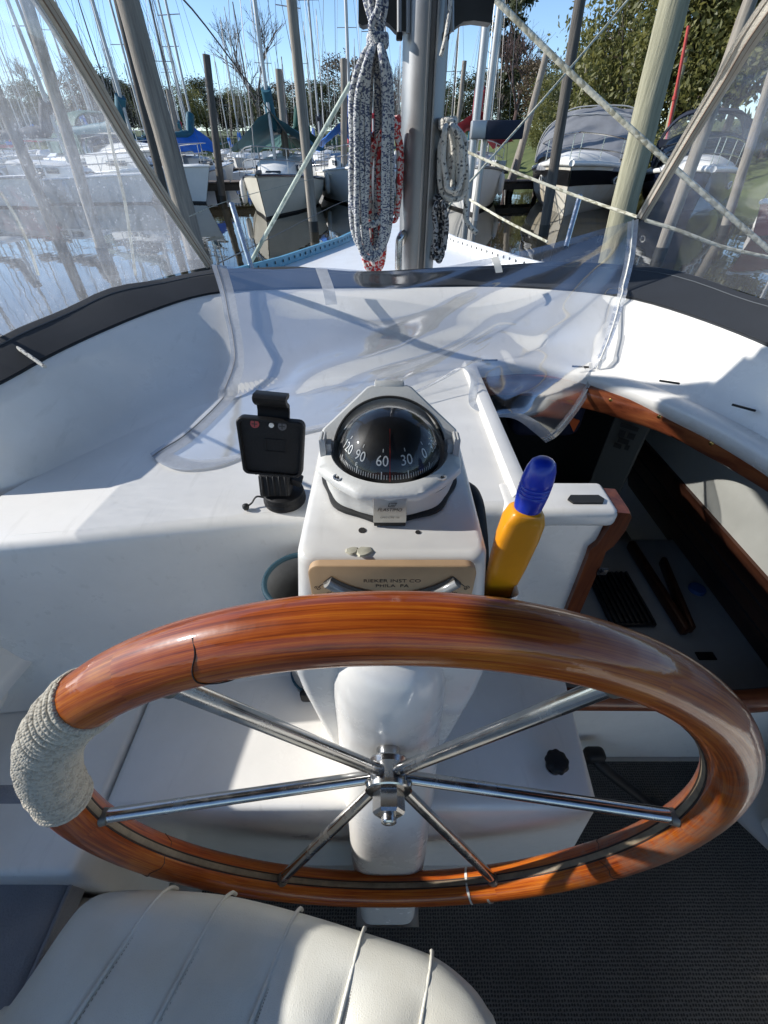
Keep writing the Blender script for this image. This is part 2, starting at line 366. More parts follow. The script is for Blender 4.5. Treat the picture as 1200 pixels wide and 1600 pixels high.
def vinyl(name, haze_lo, haze_hi, nscale=30, tint=(0.97, 0.98, 0.99), bump=0.15, bs=5.0, streak=None, rough=0.06, cap=0.55, speck=None):
    """clear sheet: transparent + fresnel gloss + scattering scuffs"""
    m = bpy.data.materials.new(name); m.use_nodes = True; MATS[name] = m
    t = m.node_tree; N = t.nodes; L = t.links; N.clear()
    out = N.new('ShaderNodeOutputMaterial'); tr = N.new('ShaderNodeBsdfTransparent'); tr.inputs[0].default_value = (*tint, 1)
    gl = N.new('ShaderNodeBsdfGlossy'); gl.inputs['Roughness'].default_value = rough
    tl = N.new('ShaderNodeBsdfTranslucent'); tl.inputs[0].default_value = (0.66, 0.69, 0.75, 1)
    df = N.new('ShaderNodeBsdfDiffuse'); df.inputs[0].default_value = (0.8, 0.82, 0.86, 1)
    sc_ = N.new('ShaderNodeMixShader'); sc_.inputs[0].default_value = 0.4; L.new(tl.outputs[0], sc_.inputs[1]); L.new(df.outputs[0], sc_.inputs[2])
    tc = N.new('ShaderNodeTexCoord')
    n = N.new('ShaderNodeTexNoise'); n.inputs['Scale'].default_value = nscale; n.inputs['Detail'].default_value = 9; n.inputs['Roughness'].default_value = 0.75
    if streak:
        mp = N.new('ShaderNodeMapping'); mp.inputs['Scale'].default_value = streak[0]; mp.inputs['Rotation'].default_value = streak[1]
        L.new(tc.outputs['Object'], mp.inputs[0]); L.new(mp.outputs[0], n.inputs['Vector'])
    else: L.new(tc.outputs['Object'], n.inputs['Vector'])
    fac = n.outputs['Fac']
    if speck:
        n9 = N.new('ShaderNodeTexNoise'); n9.inputs['Scale'].default_value = 3.2; n9.inputs['Detail'].default_value = 3; L.new(tc.outputs['Object'], n9.inputs['Vector'])
        n8 = N.new('ShaderNodeTexVoronoi'); n8.inputs['Scale'].default_value = speck; L.new(tc.outputs['Object'], n8.inputs['Vector'])
        sp_ = N.new('ShaderNodeMapRange'); sp_.inputs['From Min'].default_value = .05; sp_.inputs['From Max'].default_value = .32; sp_.inputs['To Min'].default_value = .30; sp_.inputs['To Max'].default_value = 0; L.new(n8.outputs['Distance'], sp_.inputs['Value'])
        a1 = N.new('ShaderNodeMath'); a1.operation = 'MULTIPLY'; a1.inputs[1].default_value = .45; L.new(n.outputs['Fac'], a1.inputs[0])
        a2 = N.new('ShaderNodeMath'); a2.operation = 'MULTIPLY_ADD'; a2.inputs[1].default_value = .55; L.new(n9.outputs['Fac'], a2.inputs[0]); L.new(a1.outputs[0], a2.inputs[2])
        a3 = N.new('ShaderNodeMath'); a3.operation = 'MULTIPLY'; L.new(sp_.outputs[0], a3.inputs[0]); L.new(n9.outputs['Fac'], a3.inputs[1])
        a4 = N.new('ShaderNodeMath'); a4.operation = 'ADD'; L.new(a2.outputs[0], a4.inputs[0]); L.new(a3.outputs[0], a4.inputs[1]); fac = a4.outputs[0]
    mr = N.new('ShaderNodeMapRange'); mr.inputs['From Min'].default_value = 0.36; mr.inputs['From Max'].default_value = 0.76
    mr.inputs['To Min'].default_value = haze_lo; mr.inputs['To Max'].default_value = haze_hi; L.new(fac, mr.inputs['Value'])
    m1 = N.new('ShaderNodeMixShader'); L.new(mr.outputs[0], m1.inputs[0]); L.new(tr.outputs[0], m1.inputs[1]); L.new(sc_.outputs[0], m1.inputs[2])
    n2 = N.new('ShaderNodeTexNoise'); n2.inputs['Scale'].default_value = bs; n2.inputs['Detail'].default_value = 2; L.new(tc.outputs['Object'], n2.inputs['Vector'])
    bp = N.new('ShaderNodeBump'); bp.inputs['Strength'].default_value = bump; bp.inputs['Distance'].default_value = 0.02; L.new(n2.outputs['Fac'], bp.inputs['Height']); L.new(bp.outputs[0], gl.inputs['Normal'])
    lw = N.new('ShaderNodeFresnel'); lw.inputs['IOR'].default_value = 1.45; L.new(bp.outputs[0], lw.inputs['Normal'])
    cl = N.new('ShaderNodeMath'); cl.operation = 'MINIMUM'; cl.inputs[1].default_value = cap; L.new(lw.outputs[0], cl.inputs[0])
    m2 = N.new('ShaderNodeMixShader'); L.new(cl.outputs[0], m2.inputs[0]); L.new(m1.outputs[0], m2.inputs[1]); L.new(gl.outputs[0], m2.inputs[2])
    L.new(m2.outputs[0], out.inputs['Surface'])
    return m
VIN_L = vinyl('scuffed_vinyl_port', 0.10, 0.46, 5.0, streak=((22, 22, 8), (0.3, 0.2, 0.3)), bump=0.12, cap=.10, speck=110)
VIN_R = vinyl('scuffed_vinyl_starboard', 0.08, 0.22, 5.0, streak=((26, 26, 11), (0.2, -0.4, 0.1)), bump=0.12, cap=.14, speck=140)
VIN_F = vinyl('loose_clear_vinyl', 0.02, 0.09, 12.0, bump=0.15, bs=7, rough=0.11, cap=.45, speck=90)
VIN_H = vinyl('clear_vinyl_hem', 0.5, 0.68, 60.0, bump=0.1, bs=25, rough=0.25)
DOME = vinyl('compass_dome_glass', 0.0, 0.012, 40.0, tint=(0.9, 0.9, 0.9), bump=0.0, rough=0.03)

# ------------------------------------------------------------------ levels (metres above the water)
FLOOR, LEDGE, DASH, RIM, PTOP, DECK = 0.30, 0.80, 1.16, 1.28, 1.30, 1.15
# ================================================================== WATER, BANK
def water_mat():
    m, N, L, b = node_mat('harbour_water')
    b.inputs['Base Color'].default_value = (0.022, 0.019, 0.011, 1); b.inputs['Roughness'].default_value = 0.02; b.inputs['IOR'].default_value = 1.33
    tc = N.new('ShaderNodeTexCoord'); mp = N.new('ShaderNodeMapping'); mp.inputs['Scale'].default_value = (1.0, 0.55, 1)
    n = N.new('ShaderNodeTexNoise'); n.inputs['Scale'].default_value = 1.6; n.inputs['Detail'].default_value = 3; n.inputs['Roughness'].default_value = 0.45
    L.new(tc.outputs['Object'], mp.inputs[0]); L.new(mp.outputs[0], n.inputs['Vector'])
    bp = N.new('ShaderNodeBump'); bp.inputs['Strength'].default_value = 0.09; bp.inputs['Distance'].default_value = 0.05
    L.new(n.outputs['Fac'], bp.inputs['Height']); L.new(bp.outputs[0], b.inputs['Normal'])
    return m
WATER = water_mat()
tag(obj('water', ngon([(-500, -60, 0), (500, -60, 0), (500, 500, 0), (-500, 500, 0)]), WATER, smooth=0), kind='structure', label='still brown harbour water reflecting masts and sky')
GRASS = mat('grass_ground', (0.05, 0.075, 0.02), 0.9, col2=(0.10, 0.12, 0.035), vscale=1.2, bump=0.6, bscale=6)
def shore_x(y):
    K = [(-60, 20), (5, 17), (20, 15.5), (40, 12), (60, 9), (85, 2), (95, -6)]
    for (a, xa), (b_, xb) in zip(K[:-1], K[1:]):
        if a <= y <= b_: return xa + (xb - xa) * (y - a) / (b_ - a)
    return -6 if y > 95 else 20
def bank_z(x, y):
    d1 = x - shore_x(min(y, 95)); d2 = y - 95
    d = max(d1, d2)
    h = max(-1.5, min(d * 0.3, 2.6 + max(0, d - 9) * 0.04, 6.0)) if d > 0 else max(-2, d * 0.5)
    return h + 0.15 * mnoise.noise(Vector((x * 0.2, y * 0.2, 0))) + 0.25 * (d > 0)
bm = NB(); X = [-500, -250, -120] + [x for x in range(-80, 60, 2)] + [80, 120, 250, 500]; Y = list(range(-60, 0, 6)) + list(range(0, 130, 2)) + [160, 220, 320, 500]
gv = [[bm.verts.new((x, y, bank_z(x, y))) for x in X] for y in Y]
for j in range(len(Y) - 1):
    for i in range(len(X) - 1): bm.faces.new((gv[j][i], gv[j][i + 1], gv[j + 1][i + 1], gv[j + 1][i]))
tag(obj('grass_bank', bm, GRASS, smooth=180), kind='structure', label='green grass bank rising from the harbour')

# ================================================================== OWN BOAT
BOAT = wempty('sailboat', (0, 1.0, 0.0), 'white fibreglass sailboat whose cockpit and dash fill the foreground', 'sailboat')
def sstep(a, b, x): t = max(0, min(1, (x - a) / (b - a))); return t * t * (3 - 2 * t)
def sun_notch(y): return max(sstep(.20, .27, y) * (1 - sstep(.46, .62, y)), .42 * sstep(-.08, .0, y) * (1 - sstep(.2, .3, y)))   # gap added in the unseen port coaming aft of the dash, admits sun
def arc_resample(pts, n):
    P = catmull(pts, 12); L = [0]
    for a, b in zip(P[:-1], P[1:]): L.append(L[-1] + (b - a).length)
    out = []; k = 0
    for i in range(n):
        s = L[-1] * i / (n - 1)
        while k < len(L) - 2 and L[k + 1] < s: k += 1
        f = (s - L[k]) / max(1e-9, L[k + 1] - L[k]); out.append(P[k].lerp(P[k + 1], min(1, f)))
    return out
def pzl(lst, z): return [pz(u, v, z) for u, v in lst]
NS = 81
Bpx = [(0, 775), (120, 715), (240, 660), (350, 622), (450, 600), (560, 585), (660, 572), (740, 565), (830, 562), (900, 572), (1000, 600), (1100, 640), (1200, 692)]
Rpx = [(0, 620), (80, 572), (160, 532), (240, 497), (330, 468), (450, 460), (600, 458), (760, 456), (900, 464), (985, 476), (1080, 506), (1200, 556)]
Hpx = [(0, 526), (80, 490), (160, 458), (240, 438), (330, 422), (450, 416), (600, 424), (750, 414), (900, 410), (1000, 416), (1080, 430), (1200, 465)]
Bc = [Vector((-0.72, -0.9, DASH)), Vector((-0.70, 0.1, DASH)), Vector((-0.67, 0.4, DASH))] + pzl(Bpx, DASH)[0:] + [Vector((0.79, 0.4, DASH)), Vector((0.80, 0.1, DASH)), Vector((0.80, -0.9, DASH))]
Rc = [Vector((-0.76, -0.9, RIM)), Vector((-0.75, 0.1, RIM)), Vector((-0.715, 0.45, RIM))] + pzl(Rpx, RIM) + [Vector((0.80, 0.45, RIM)), Vector((0.83, 0.1, RIM)), Vector((0.84, -0.9, RIM))]
Hc = [Vector((-0.80, -0.9, 1.33)), Vector((-0.79, 0.1, 1.33)), Vector((-0.765, 0.5, 1.33))] + pzl(Hpx, 1.33) + [Vector((0.93, 0.6, 1.33)), Vector((0.90, 0.1, 1.33)), Vector((0.90, -0.9, 1.33))]
# common parameter: angle around the cockpit centre
def by_angle(curve, n):
    P = catmull(curve, 24); c = Vector((0.03, 0.35))
    A = [math.atan2(p.x - c.x, p.y - c.y) for p in P]
    out = []
    for i in range(n):
        a = A[0] + (A[-1] - A[0]) * i / (n - 1)
        a = -2.55 + (2.55 + 2.55) * i / (n - 1)
        k = min(range(len(A)), key=lambda j: abs(A[j] - a)); out.append(P[k].copy())
    for _ in range(2):
        out = [out[0]] + [(out[j - 1] + out[j] * 2 + out[j + 1]) / 4 for j in range(1, n - 1)] + [out[-1]]
    return out
NB_ = 121
Bs, Rs, Hs = by_angle(Bc, NB_), by_angle(Rc, NB_), by_angle(Hc, NB_)
rings = []
for b, r, h in zip(Bs, Rs, Hs):
    o = Vector((r.x - 0.03, r.y - 0.35, 0)).normalized()
    d = r - b
    row = [b, b + d * 0.14 + Vector((0, 0, -0.012)), b + d * 0.32 + Vector((0, 0, -0.022)), b + d * 0.6 + Vector((0, 0, -0.014)), b + d * 0.86 + Vector((0, 0, 0.004)), r + Vector((0, 0, 0.008)),
           r + o * 0.02 + Vector((0, 0, 0.016)), r + o * 0.05 + Vector((0, 0, 0.012)), r + o * 0.08 + Vector((0, 0, -0.01)), r + o * 0.11 + Vector((0, 0, -0.06)), r + o * 0.16 + Vector((0, 0, -0.16))]
    if r.x < 0:
        k = sun_notch(r.y)
        row = [p - Vector((0, 0, .30 * k * max(0, min(1, (p.z - .9) / .2)))) for p in row]
    rings.append(row)
bm = NB(); add_loft(bm, rings, cap=False, closed=False)
obj('coaming', bm, GEL, BOAT, 180)
# dash top (left of the companionway)
DE = [pz(-160, 850, DASH), pz(0, 838, DASH), pz(120, 828, DASH), pz(230, 817, DASH), pz(350, 806, DASH), pz(460, 797, DASH), Vector((0.10, 0.53, DASH)), Vector((0.235, 0.54, DASH))]
cut = min(range(NB_), key=lambda i: (Bs[i] - pz(742, 566, DASH)).length)
lo = min(range(NB_), key=lambda i: abs(Bs[i].y - DE[0].y) + (0 if Bs[i].x < 0 else 9))
poly = [Bs[lo].copy()] + [p for p in DE[1:]] + [pz(808, 742, DASH)] + [pz(772, 660, DASH)] + [Bs[i].copy() for i in range(cut, lo, -1)]
bm = NB()
vt = [bm.verts.new(p) for p in poly]; f = bm.faces.new(vt)
# rounded nose of the dash and the wall below it
edge = arc_resample([Vector((-0.80, 0.43, DASH)), Vector((-0.69, 0.44, DASH))] + DE[1:], 48)
prof = [(0, 0), (-0.008, -0.001), (-0.016, -0.005), (-0.021, -0.012), (-0.0225, -0.022), (-0.020, -0.12), (-0.018, -0.26), (-0.022, -0.31), (-0.035, -0.34), (-0.06, -0.356), (-0.085, -0.3605)]
rg = []
for i, p in enumerate(edge):
    a = edge[max(0, i - 1)]; b = edge[min(len(edge) - 1, i + 1)]; t = (b - a); n = Vector((-t.y, t.x, 0)).normalized()
    if n.y < 0: n = -n
    rg.append([p + n * q[0] + Vector((0, 0, q[1])) for q in prof])
bm2 = NB(); add_loft(bm2, rg, cap=False, closed=False)
obj('dash_wall', bm2, GEL, BOAT, 60)
bmesh.ops.triangulate(bm, faces=bm.faces)
obj('dash', bm, GEL, BOAT, 0)
# raised lip along the companionway edge of the dash
bm = NB(); a, b = pz(738, 572, DASH), pz(812, 748, DASH)
add_loft(bm, [[p + Vector((x, 0, z)) for x, z in ((-0.028, -0.02), (-0.028, 0.004), (-0.022, 0.014), (-0.008, 0.016), (0.004, 0.012), (0.006, 0.0), (0.006, -0.11))] for p in (a, a.lerp(b, 0.5), b, b + Vector((0.002, -0.055, -0.002)))])
obj('hatch_lip', bm, GEL, BOAT, 50)
# aft bulkhead right of the pedestal, with its flat top and mahogany edge
bm = NB(); add_box(bm, (0.17, 0.545, 0.955), (0.40, 0.045, 0.36), 0.004, 2)
add_box(bm, (0.285, 0.548, 1.145), (0.185, 0.085, 0.035), 0.012, 4)
obj('aft_bulkhead', bm, GELP, BOAT, 40)
pts = []
bm = NB()
prof_t = [(1.158, 0.392, 0.024), (1.15, 0.398, 0.024), (1.12, 0.399, 0.024), (1.085, 0.393, 0.022), (1.07, 0.384, 0.018), (1.05, 0.386, 0.02), (0.95, 0.390, 0.022), (0.8, 0.396, 0.022), (0.6, 0.404, 0.022), (0.5, 0.41, 0.022)]
add_loft(bm, [[(x - 0.026, 0.512, z), (x, 0.508, z), (x + 0.003, 0.52, z), (x + 0.003, 0.572, z), (x - 0.026, 0.576, z)] for z, x, _ in prof_t])
trim = obj('bulkhead_trim', bm, varnish('varnished_mahogany_post', [(0.05, 0.010, 0.004), (0.11, 0.026, 0.009), (0.19, 0.05, 0.015)], False, (60, 60, 6), .5), BOAT, 50)
bm = NB(); add_box(bm, pz(940, 893, 0.0) if False else py(941, 893, 0.5075), (0.018, 0.006, 0.016), 0.002); add_lathe(bm, [(0.004, 0), (0.004, 0.004), (0, 0.004)], 12, py(941, 893, 0.504) , Matrix.Rotation(R_(90), 3, 'X')); obj('snap_fastener', bm, BLKM, BOAT)
# engine box / ledge in front of the pedestal
bm = NB(); LP = [(0.345, 0.20), (0.36, 0.43), (0.36, 0.523), (-0.455, 0.523), (-0.452, 0.20)]
add_prism(bm, LP, FLOOR, LEDGE, 0.014, 4)
for v in bm.verts:
    k = (LEDGE - v.co.z) / 0.5
    if v.co.x > 0.2: v.co.x += 0.09 * k
    if v.co.y < 0.3: v.co.y += 0.01 * k
obj('engine_box', bm, GEL, BOAT, 50)
bm = NB(); add_prism(bm, [(-0.458, 0.12), (-0.458, 0.60), (-0.74, 0.60), (-0.74, 0.12)], 0.40, LEDGE - 0.004, 0.012, 4)
obj('side_locker', bm, GEL, BOAT, 50)
# cockpit sole, side bench, starboard seat, wall around
tag(obj('cockpit_sole', ngon([(-0.8, -1.2, FLOOR - 0.01), (1.1, -1.2, FLOOR - 0.01), (1.1, 0.47, FLOOR - 0.01), (-0.8, 0.47, FLOOR - 0.01)]), GEL, BOAT, 0))
bm = NB(); add_prism(bm, [(-0.8, -1.2), (-0.475, -1.2), (-0.44, 0.115), (-0.8, 0.115)], FLOOR, 0.655, 0.02, 4); obj('bench_base', bm, GEL, BOAT, 50)
bm = NB(); add_prism(bm, [(0.985, -1.2), (0.985, 0.10), (0.955, 0.22), (0.93, 0.30), (1.25, 0.30), (1.25, -1.2)], FLOOR, 0.62, 0.03, 4); obj('starboard_seat', bm, GEL, BOAT, 50)
# cockpit sides up to the coaming; port tops lowered for the added sun gap
for ya, yb, zt in ((-1.2, -.06, 1.17), (-.06, .24, 1.04), (.24, .46, .93), (.46, .62, 1.10)):
    bm = NB(); add_prism(bm, [(-0.83, ya), (-0.83, yb), (-0.72, yb), (-0.72, ya)], FLOOR, zt, 0.0); obj('port_side_wall', bm, GEL, BOAT, 0)
bm = NB(); add_prism(bm, [(1.1, -1.2), (1.25, -1.2), (1.25, 0.35), (1.1, 0.35)], FLOOR, 1.17, 0.0); obj('starboard_side_wall', bm, GEL, BOAT, 0)
# sill of the companionway
bm = NB(); add_box(bm, (0.78, 0.475, 0.44), (0.86, 0.05, 0.30), 0.01, 3); obj('sill_riser', bm, GEL, BOAT, 50)
tube_obj('companionway_sill', [(0.40, 0.468, 0.612), (0.7, 0.466, 0.612), (0.86, 0.462, 0.615), (0.98, 0.47, 0.65), (1.05, 0.5, 0.73)], 0.026, TRIM, BOAT, 10, sm=6)
# curved mahogany trim under the lip
TPX = [(752, 590), (840, 592), (930, 612), (1040, 643), (1120, 680), (1200, 722), (1290, 775)]
TP = catmull(pzl(TPX, 1.12), 8); bm = NB(); uvl = bm.loops.layers.uv.verify()
rg = []
for i, p in enumerate(TP):
    o = Vector((p.x - 0.03, p.y - 0.35, 0)).normalized(); wv = 0.012 * math.sin(i * 0.35)
    rg.append([bm.verts.new(p + o * a + Vector((0, 0, z))) for a, z in ((0.0, 0.012), (-0.012, 0.008), (-0.017, -0.01), (-0.016, -0.04 + wv * 0.3), (-0.004, -0.05), (0.01, -0.045), (0.012, 0.012))])
for i in range(len(rg) - 1):
    for k in range(7):
        f = bm.faces.new((rg[i][k], rg[i][(k + 1) % 7], rg[i + 1][(k + 1) % 7], rg[i + 1][k]))
        for lp, uv in zip(f.loops, ((i * 0.03, k / 7), (i * 0.03, k / 7 + .14), (i * .03 + .03, k / 7 + .14), (i * .03 + .03, k / 7))): lp[uvl].uv = uv
ct = obj('companionway_trim', bm, TRIM, BOAT, 60)
for u, v in ((957, 622), (1034, 648), (1117, 690), (1190, 726)):
    p = pz(u, v, 1.115); o = Vector((p.x - 0.03, p.y - 0.35, 0)).normalized()
    bm = NB(); add_lathe(bm, [(0.0045, 0), (0.0045, 0.002), (0.003, 0.003), (0, 0.003)], 10, p - o * 0.014, Vector((0, 0, 1)).rotation_difference(-o).to_matrix())
    obj('screw', bm, mat('brass', (0.5, 0.33, 0.1), 0.3, 1.0), ct)
# white flange between the lip and the trim
fl = []
for i, p in enumerate(catmull(pzl([(742, 566)] + Bpx[8:] + [(1290, 750)], DASH), 6)):
    o = Vector((p.x - 0.03, p.y - 0.35, 0)).normalized(); fl.append([p + o * 0.004 + Vector((0, 0, .004)), p - o * 0.012 + Vector((0, 0, 0.003)), p - o * 0.03 + Vector((0, 0, -0.004)), p - o * 0.034 + Vector((0, 0, -0.014)), p - o * 0.03 + Vector((0, 0, -0.03)), p - o * 0.01 + Vector((0, 0, -0.05))])
bm = NB(); add_loft(bm, fl, cap=False, closed=False); obj('hatch_flange', bm, GEL, BOAT, 60)
# velcro tabs
for (u, v), z, rz in (((765, 563), 1.176, 0.05), ((907, 573), 1.172, -0.15), ((1046, 597), 1.192, -0.4), ((1162, 637), 1.196, -0.75)):
    p = pz(u, v, z); bm = NB(); add_box(bm, (0, 0, 0), (0.042, 0.005, 0.004), 0.001, 1, Matrix.Rotation(rz, 3, 'Z')); o = obj('velcro_tab', bm, BLKR, BOAT)
    o.matrix_parent_inverse = Matrix.Translation(-BOAT.location); o.location = p
bm = NB(); add_prism(bm, [(0.33 + a, 0.532 + b) for a, b in ((-0.03, 0.004), (-0.024, -0.006), (0.024, -0.006), (0.03, 0.004), (0.024, 0.014), (-0.022, 0.014))], 1.1628, 1.166); obj('velcro_tab', bm, BLKR, BOAT)
# hull outside and foredeck
def deck_half(y):
    K = [(-1.4, 1.42), (0, 1.42), (1.0, 1.30), (1.8, .95), (2.4, 0.60), (3.0, 0.36), (3.5, 0.24), (4.0, 0.13), (4.5, 0.02)]
    for (a, xa), (b_, xb) in zip(K[:-1], K[1:]):
        if a <= y <= b_: t = (y - a) / (b_ - a); return xa + (xb - xa) * t
    return 0.0
ys = [-1.4 + i * 0.1 for i in range(60)]
cxd = lambda y: 0.06 + 0.012 * max(0, y - 1)
bm = NB(); rl = []
for y in ys:
    h = max(0.004, deck_half(y)); c = cxd(y)
    rl.append([(c - h * 0.9, y, -0.2), (c - h * 1.0, y, 0.5), (c - h, y, DECK - 0.03), (c - h + min(.02, h * .5), y, DECK), (c + h - min(.02, h * .5), y, DECK), (c + h, y, DECK - 0.03), (c + h, y, 0.5), (c + h * 0.9, y, -0.2)])
vs = add_loft(bm, rl[20:], cap=False, closed=False); vs2 = add_loft(bm, [r[:4] for r in rl[:21]], cap=False, closed=False); vs3 = add_loft(bm, [r[4:] for r in rl[:21]], cap=False, closed=False)
# remove deck faces that would lie inside the cockpit and cabin opening
dead = [f for f in bm.faces if f.calc_center_median().z > DECK - 0.02 and f.calc_center_median().y < 1.28]
bmesh.ops.delete(bm, geom=dead, context='FACES')
obj('hull', bm, GEL, BOAT, 40)
# side decks outside the coaming
for s, nm in ((-1, 'side_deck'), (1, 'side_deck')):
    idx = [i for i in range(NB_) if (Rs[i].x * s > 0.0)]
    bm = NB(); ring = []
    for i in idx:
        r = Rs[i]; o = Vector((r.x - 0.03, r.y - 0.35, 0)).normalized(); a = r + o * 0.14; a.z = DECK - 0.001
        e = Vector((cxd(a.y) + s * (deck_half(max(-1.4, a.y)) - .02), a.y, DECK - 0.001))
        if a.y < -1.3 or a.y > 1.3 or (e.x - a.x) * s < 0: continue
        ring.append([a, e])
    if len(ring) > 1: add_loft(bm, ring, cap=False, closed=False); obj(nm, bm, GEL, BOAT, 40)
TOER = mat('toe_rail_white', (0.72, 0.72, 0.7), 0.4, var=0.06); TOEB = mat('toe_rail_blue', (0.08, 0.25, 0.36), 0.45, var=0.15, vscale=12)
for s, m_ in ((-1, TOEB), (1, TOER)):
    pp = [Vector((cxd(y) + s * (deck_half(y) - 0.012), y, DECK)) for y in [1.9 + i * 0.1 for i in range(25)]]
    bm = NB(); add_loft(bm, [[p + Vector((-0.012 * s, 0, 0.001)), p + Vector((-0.010 * s, 0, 0.042)), p + Vector((0.008 * s, 0, 0.042)), p + Vector((0.011 * s, 0, 0.001))] for p in pp]); tr = obj('toe_rail', bm, m_, BOAT, 40)
    bm = NB()
    for k in range(24):
        for q in range(2):
            p = pp[k].lerp(pp[k + 1], q * 0.5) + Vector((-0.0125 * s, 0, 0.024))
            add_lathe(bm, [(0.007, 0), (0.007, 0.0015), (0, 0.0015)], 8, p, Matrix.Rotation(R_(-90 * s), 3, 'Y'))
    tag(obj('rail_holes', bm, INK, tr), kind='stuff')
# grab post beside the mast, small deck fittings
tube_obj('grab_post', [(0.045, 1.50, DECK), (0.045, 1.50, 1.36), (0.05, 1.505, 1.395), (0.06, 1.53, 1.40), (0.062, 1.56, 1.37)], 0.0105, STEEL, BOAT, 10)
for (u0, v0), (u1, v1), y in (((362, 318), (396, 414), 2.2), ((906, 306), (884, 372), 2.4)):
    tube_obj('stanchion', [py(u0, v0, y + 0.15), py(u1, v1 + 14, y)], 0.0125, STEEL, BOAT, 8, sm=1)
# ---- cabin interior seen through the companionway
bm = NB(); add_box(bm, (0.935, 0.95, 0.97), (0.05, 1.1, 0.29), 0.0); obj('cabin_liner', bm, INTW, BOAT)
bm = NB(); add_loft(bm, [[Vector((.90, y, .83)), Vector((1.05, y, .50)), Vector((1.09, y, .50)), Vector((.955, y, .83))] for y in (.50, 1.0, 1.45)]); obj('settee_back', bm, DKWOOD, BOAT, 20)
bm = NB(); add_box(bm, (0.72, 0.98, 0.36), (0.60, 0.95, 0.04), 0.004); obj('cabin_sole', bm, INTW, BOAT)
bm = NB(); add_box(bm, (0.765, 0.80, 0.46), (0.63, 0.58, 0.16), 0.02, 3); obj('berth', bm, INTW, BOAT)
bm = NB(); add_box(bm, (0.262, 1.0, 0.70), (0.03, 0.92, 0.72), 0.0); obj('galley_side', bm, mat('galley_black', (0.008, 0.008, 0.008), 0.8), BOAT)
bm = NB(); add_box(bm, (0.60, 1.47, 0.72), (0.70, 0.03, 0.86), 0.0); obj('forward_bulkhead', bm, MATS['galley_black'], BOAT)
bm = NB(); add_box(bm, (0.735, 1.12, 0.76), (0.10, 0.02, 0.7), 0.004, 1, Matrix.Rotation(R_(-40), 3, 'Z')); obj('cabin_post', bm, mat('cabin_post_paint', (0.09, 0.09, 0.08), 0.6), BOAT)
for (u0, v0), (u1, v1), w_ in (((985, 850), (1072, 988), .022), ((1035, 875), (1080, 985), .016)):
    a, b = pz(u0, v0, .56), pz(u1, v1, .56); d = b - a; bm = NB(); add_box(bm, (a + b) / 2, (d.length, w_, .034), .005, 2, Matrix.Rotation(math.atan2(d.y, d.x), 3, 'Z')); obj('berth_rail', bm, DKWOOD, BOAT)
bm = NB(); a = pz(968, 935, .55); add_box(bm, a, (.13, .20, .016), .003)
for k in range(8): add_box(bm, a + Vector((-.055 + k * .0157, 0, .012)), (.006, .19, .010))
obj('drain_grate', bm, BLKM, BOAT)
CAPO = pz(1088, 922, .5405); CAP = wempty('bottle_cap', tuple(CAPO), 'small blue cap lying inside the companionway', 'cap')
bm = NB(); add_lathe(bm, [(.024, 0), (.0245, .008), (.022, .012), (.012, .0125), (0, .0125)], 24, CAPO); obj('lid', bm, mat('dull_blue', (.03, .08, .2), .5), CAP, 40)
for z in (.64, .73): bm = NB(); add_box(bm, (.90 + (.83 - z) / .33 * .15 + .0005, .98, z), (.004, .9, .006), 0); obj('panel_groove', bm, MATS['galley_black'], BOAT, 0)
bm = NB(); p = pz(1103, 1025, 0.5425); add_box(bm, p, (0.05, 0.024, 0.004), 0.002, 2); obj('finger_pull', bm, BLK, BOAT)
bm = NB(); p = pz(1010, 705, 0.95)
p = Vector((0.72, 1.098, 0.93))
for k, (a, b, w_, h_) in enumerate(((0, 0.055, 0.05, 0.012), (-0.012, 0.03, 0.018, 0.018), (0.014, 0.03, 0.02, 0.018), (0, 0.008, 0.03, 0.014), (-0.01, -0.012, 0.022, 0.014), (0.016, -0.008, 0.012, 0.016))):
    add_box(bm, p + Matrix.Rotation(R_(-40), 3, 'Z') @ Vector((a, -0.012, b)), (w_, 0.002, h_), 0, 1, Matrix.Rotation(R_(-40), 3, 'Z'))
obj('warning_sticker', bm, INK, BOAT)
BAG = wempty('lifejacket_bag', (0.52, 1.18, 0.9), 'navy bag with orange flaps inside the companionway', 'bag')
bm = NB(); add_box(bm, (0.50, 1.22, 0.98), (0.22, 0.16, 0.14), 0.04, 4); obj('bag_body', bm, NAVYF, BAG, 60)
for c, r in (((0.47, 1.14, 1.045), 20), ((0.56, 1.135, 0.965), 60)):
    bm = NB(); rm = Matrix.Rotation(R_(r), 3, 'Y')
    add_loft(bm, [[Vector(c) + rm @ Vector(q) + Vector((0, dy, 0)) for q in ((-0.035, 0, 0.0), (0.03, 0, 0.005), (0.0, 0, 0.03))] for dy in (0, 0.012)]); obj('flap', bm, ORNG, BAG, 30)

# ================================================================== PEDESTAL
PED = wempty('steering_pedestal', (0.008, 0.4, LEDGE), 'white pedestal with rounded steering housing behind the wooden wheel', 'pedestal')
def rrect(cx, y0, y1, hw, z, r=0.02, n=5):
    out = []
    for (sx, yy, a0) in ((1, y0, -90), (1, y1, 0), (-1, y1, 90), (-1, y0, 180)):
        ccx = cx + sx * (hw - r); ccy = yy + r if yy == y0 else yy - r
        for k in range(n + 1):
            a = R_(a0 + 90 * k / n); out.append(Vector((ccx + r * math.cos(a), ccy + r * math.sin(a), z)))
    return out
bm = NB(); PX = 0.008
secs = [(LEDGE - 0.02, .285, .50, .092), (LEDGE + .05, .284, .50, .103), (1.02, .281, .505, .124), (1.075, .280, .51, .127), (1.12, .280, .51, .120), (1.20, .279, .512, .106), (1.288, .279, .513, .0950), (1.2945, .2802, .511, .0943), (1.2985, .283, .508, .092), (PTOP, .290, .502, .086)]
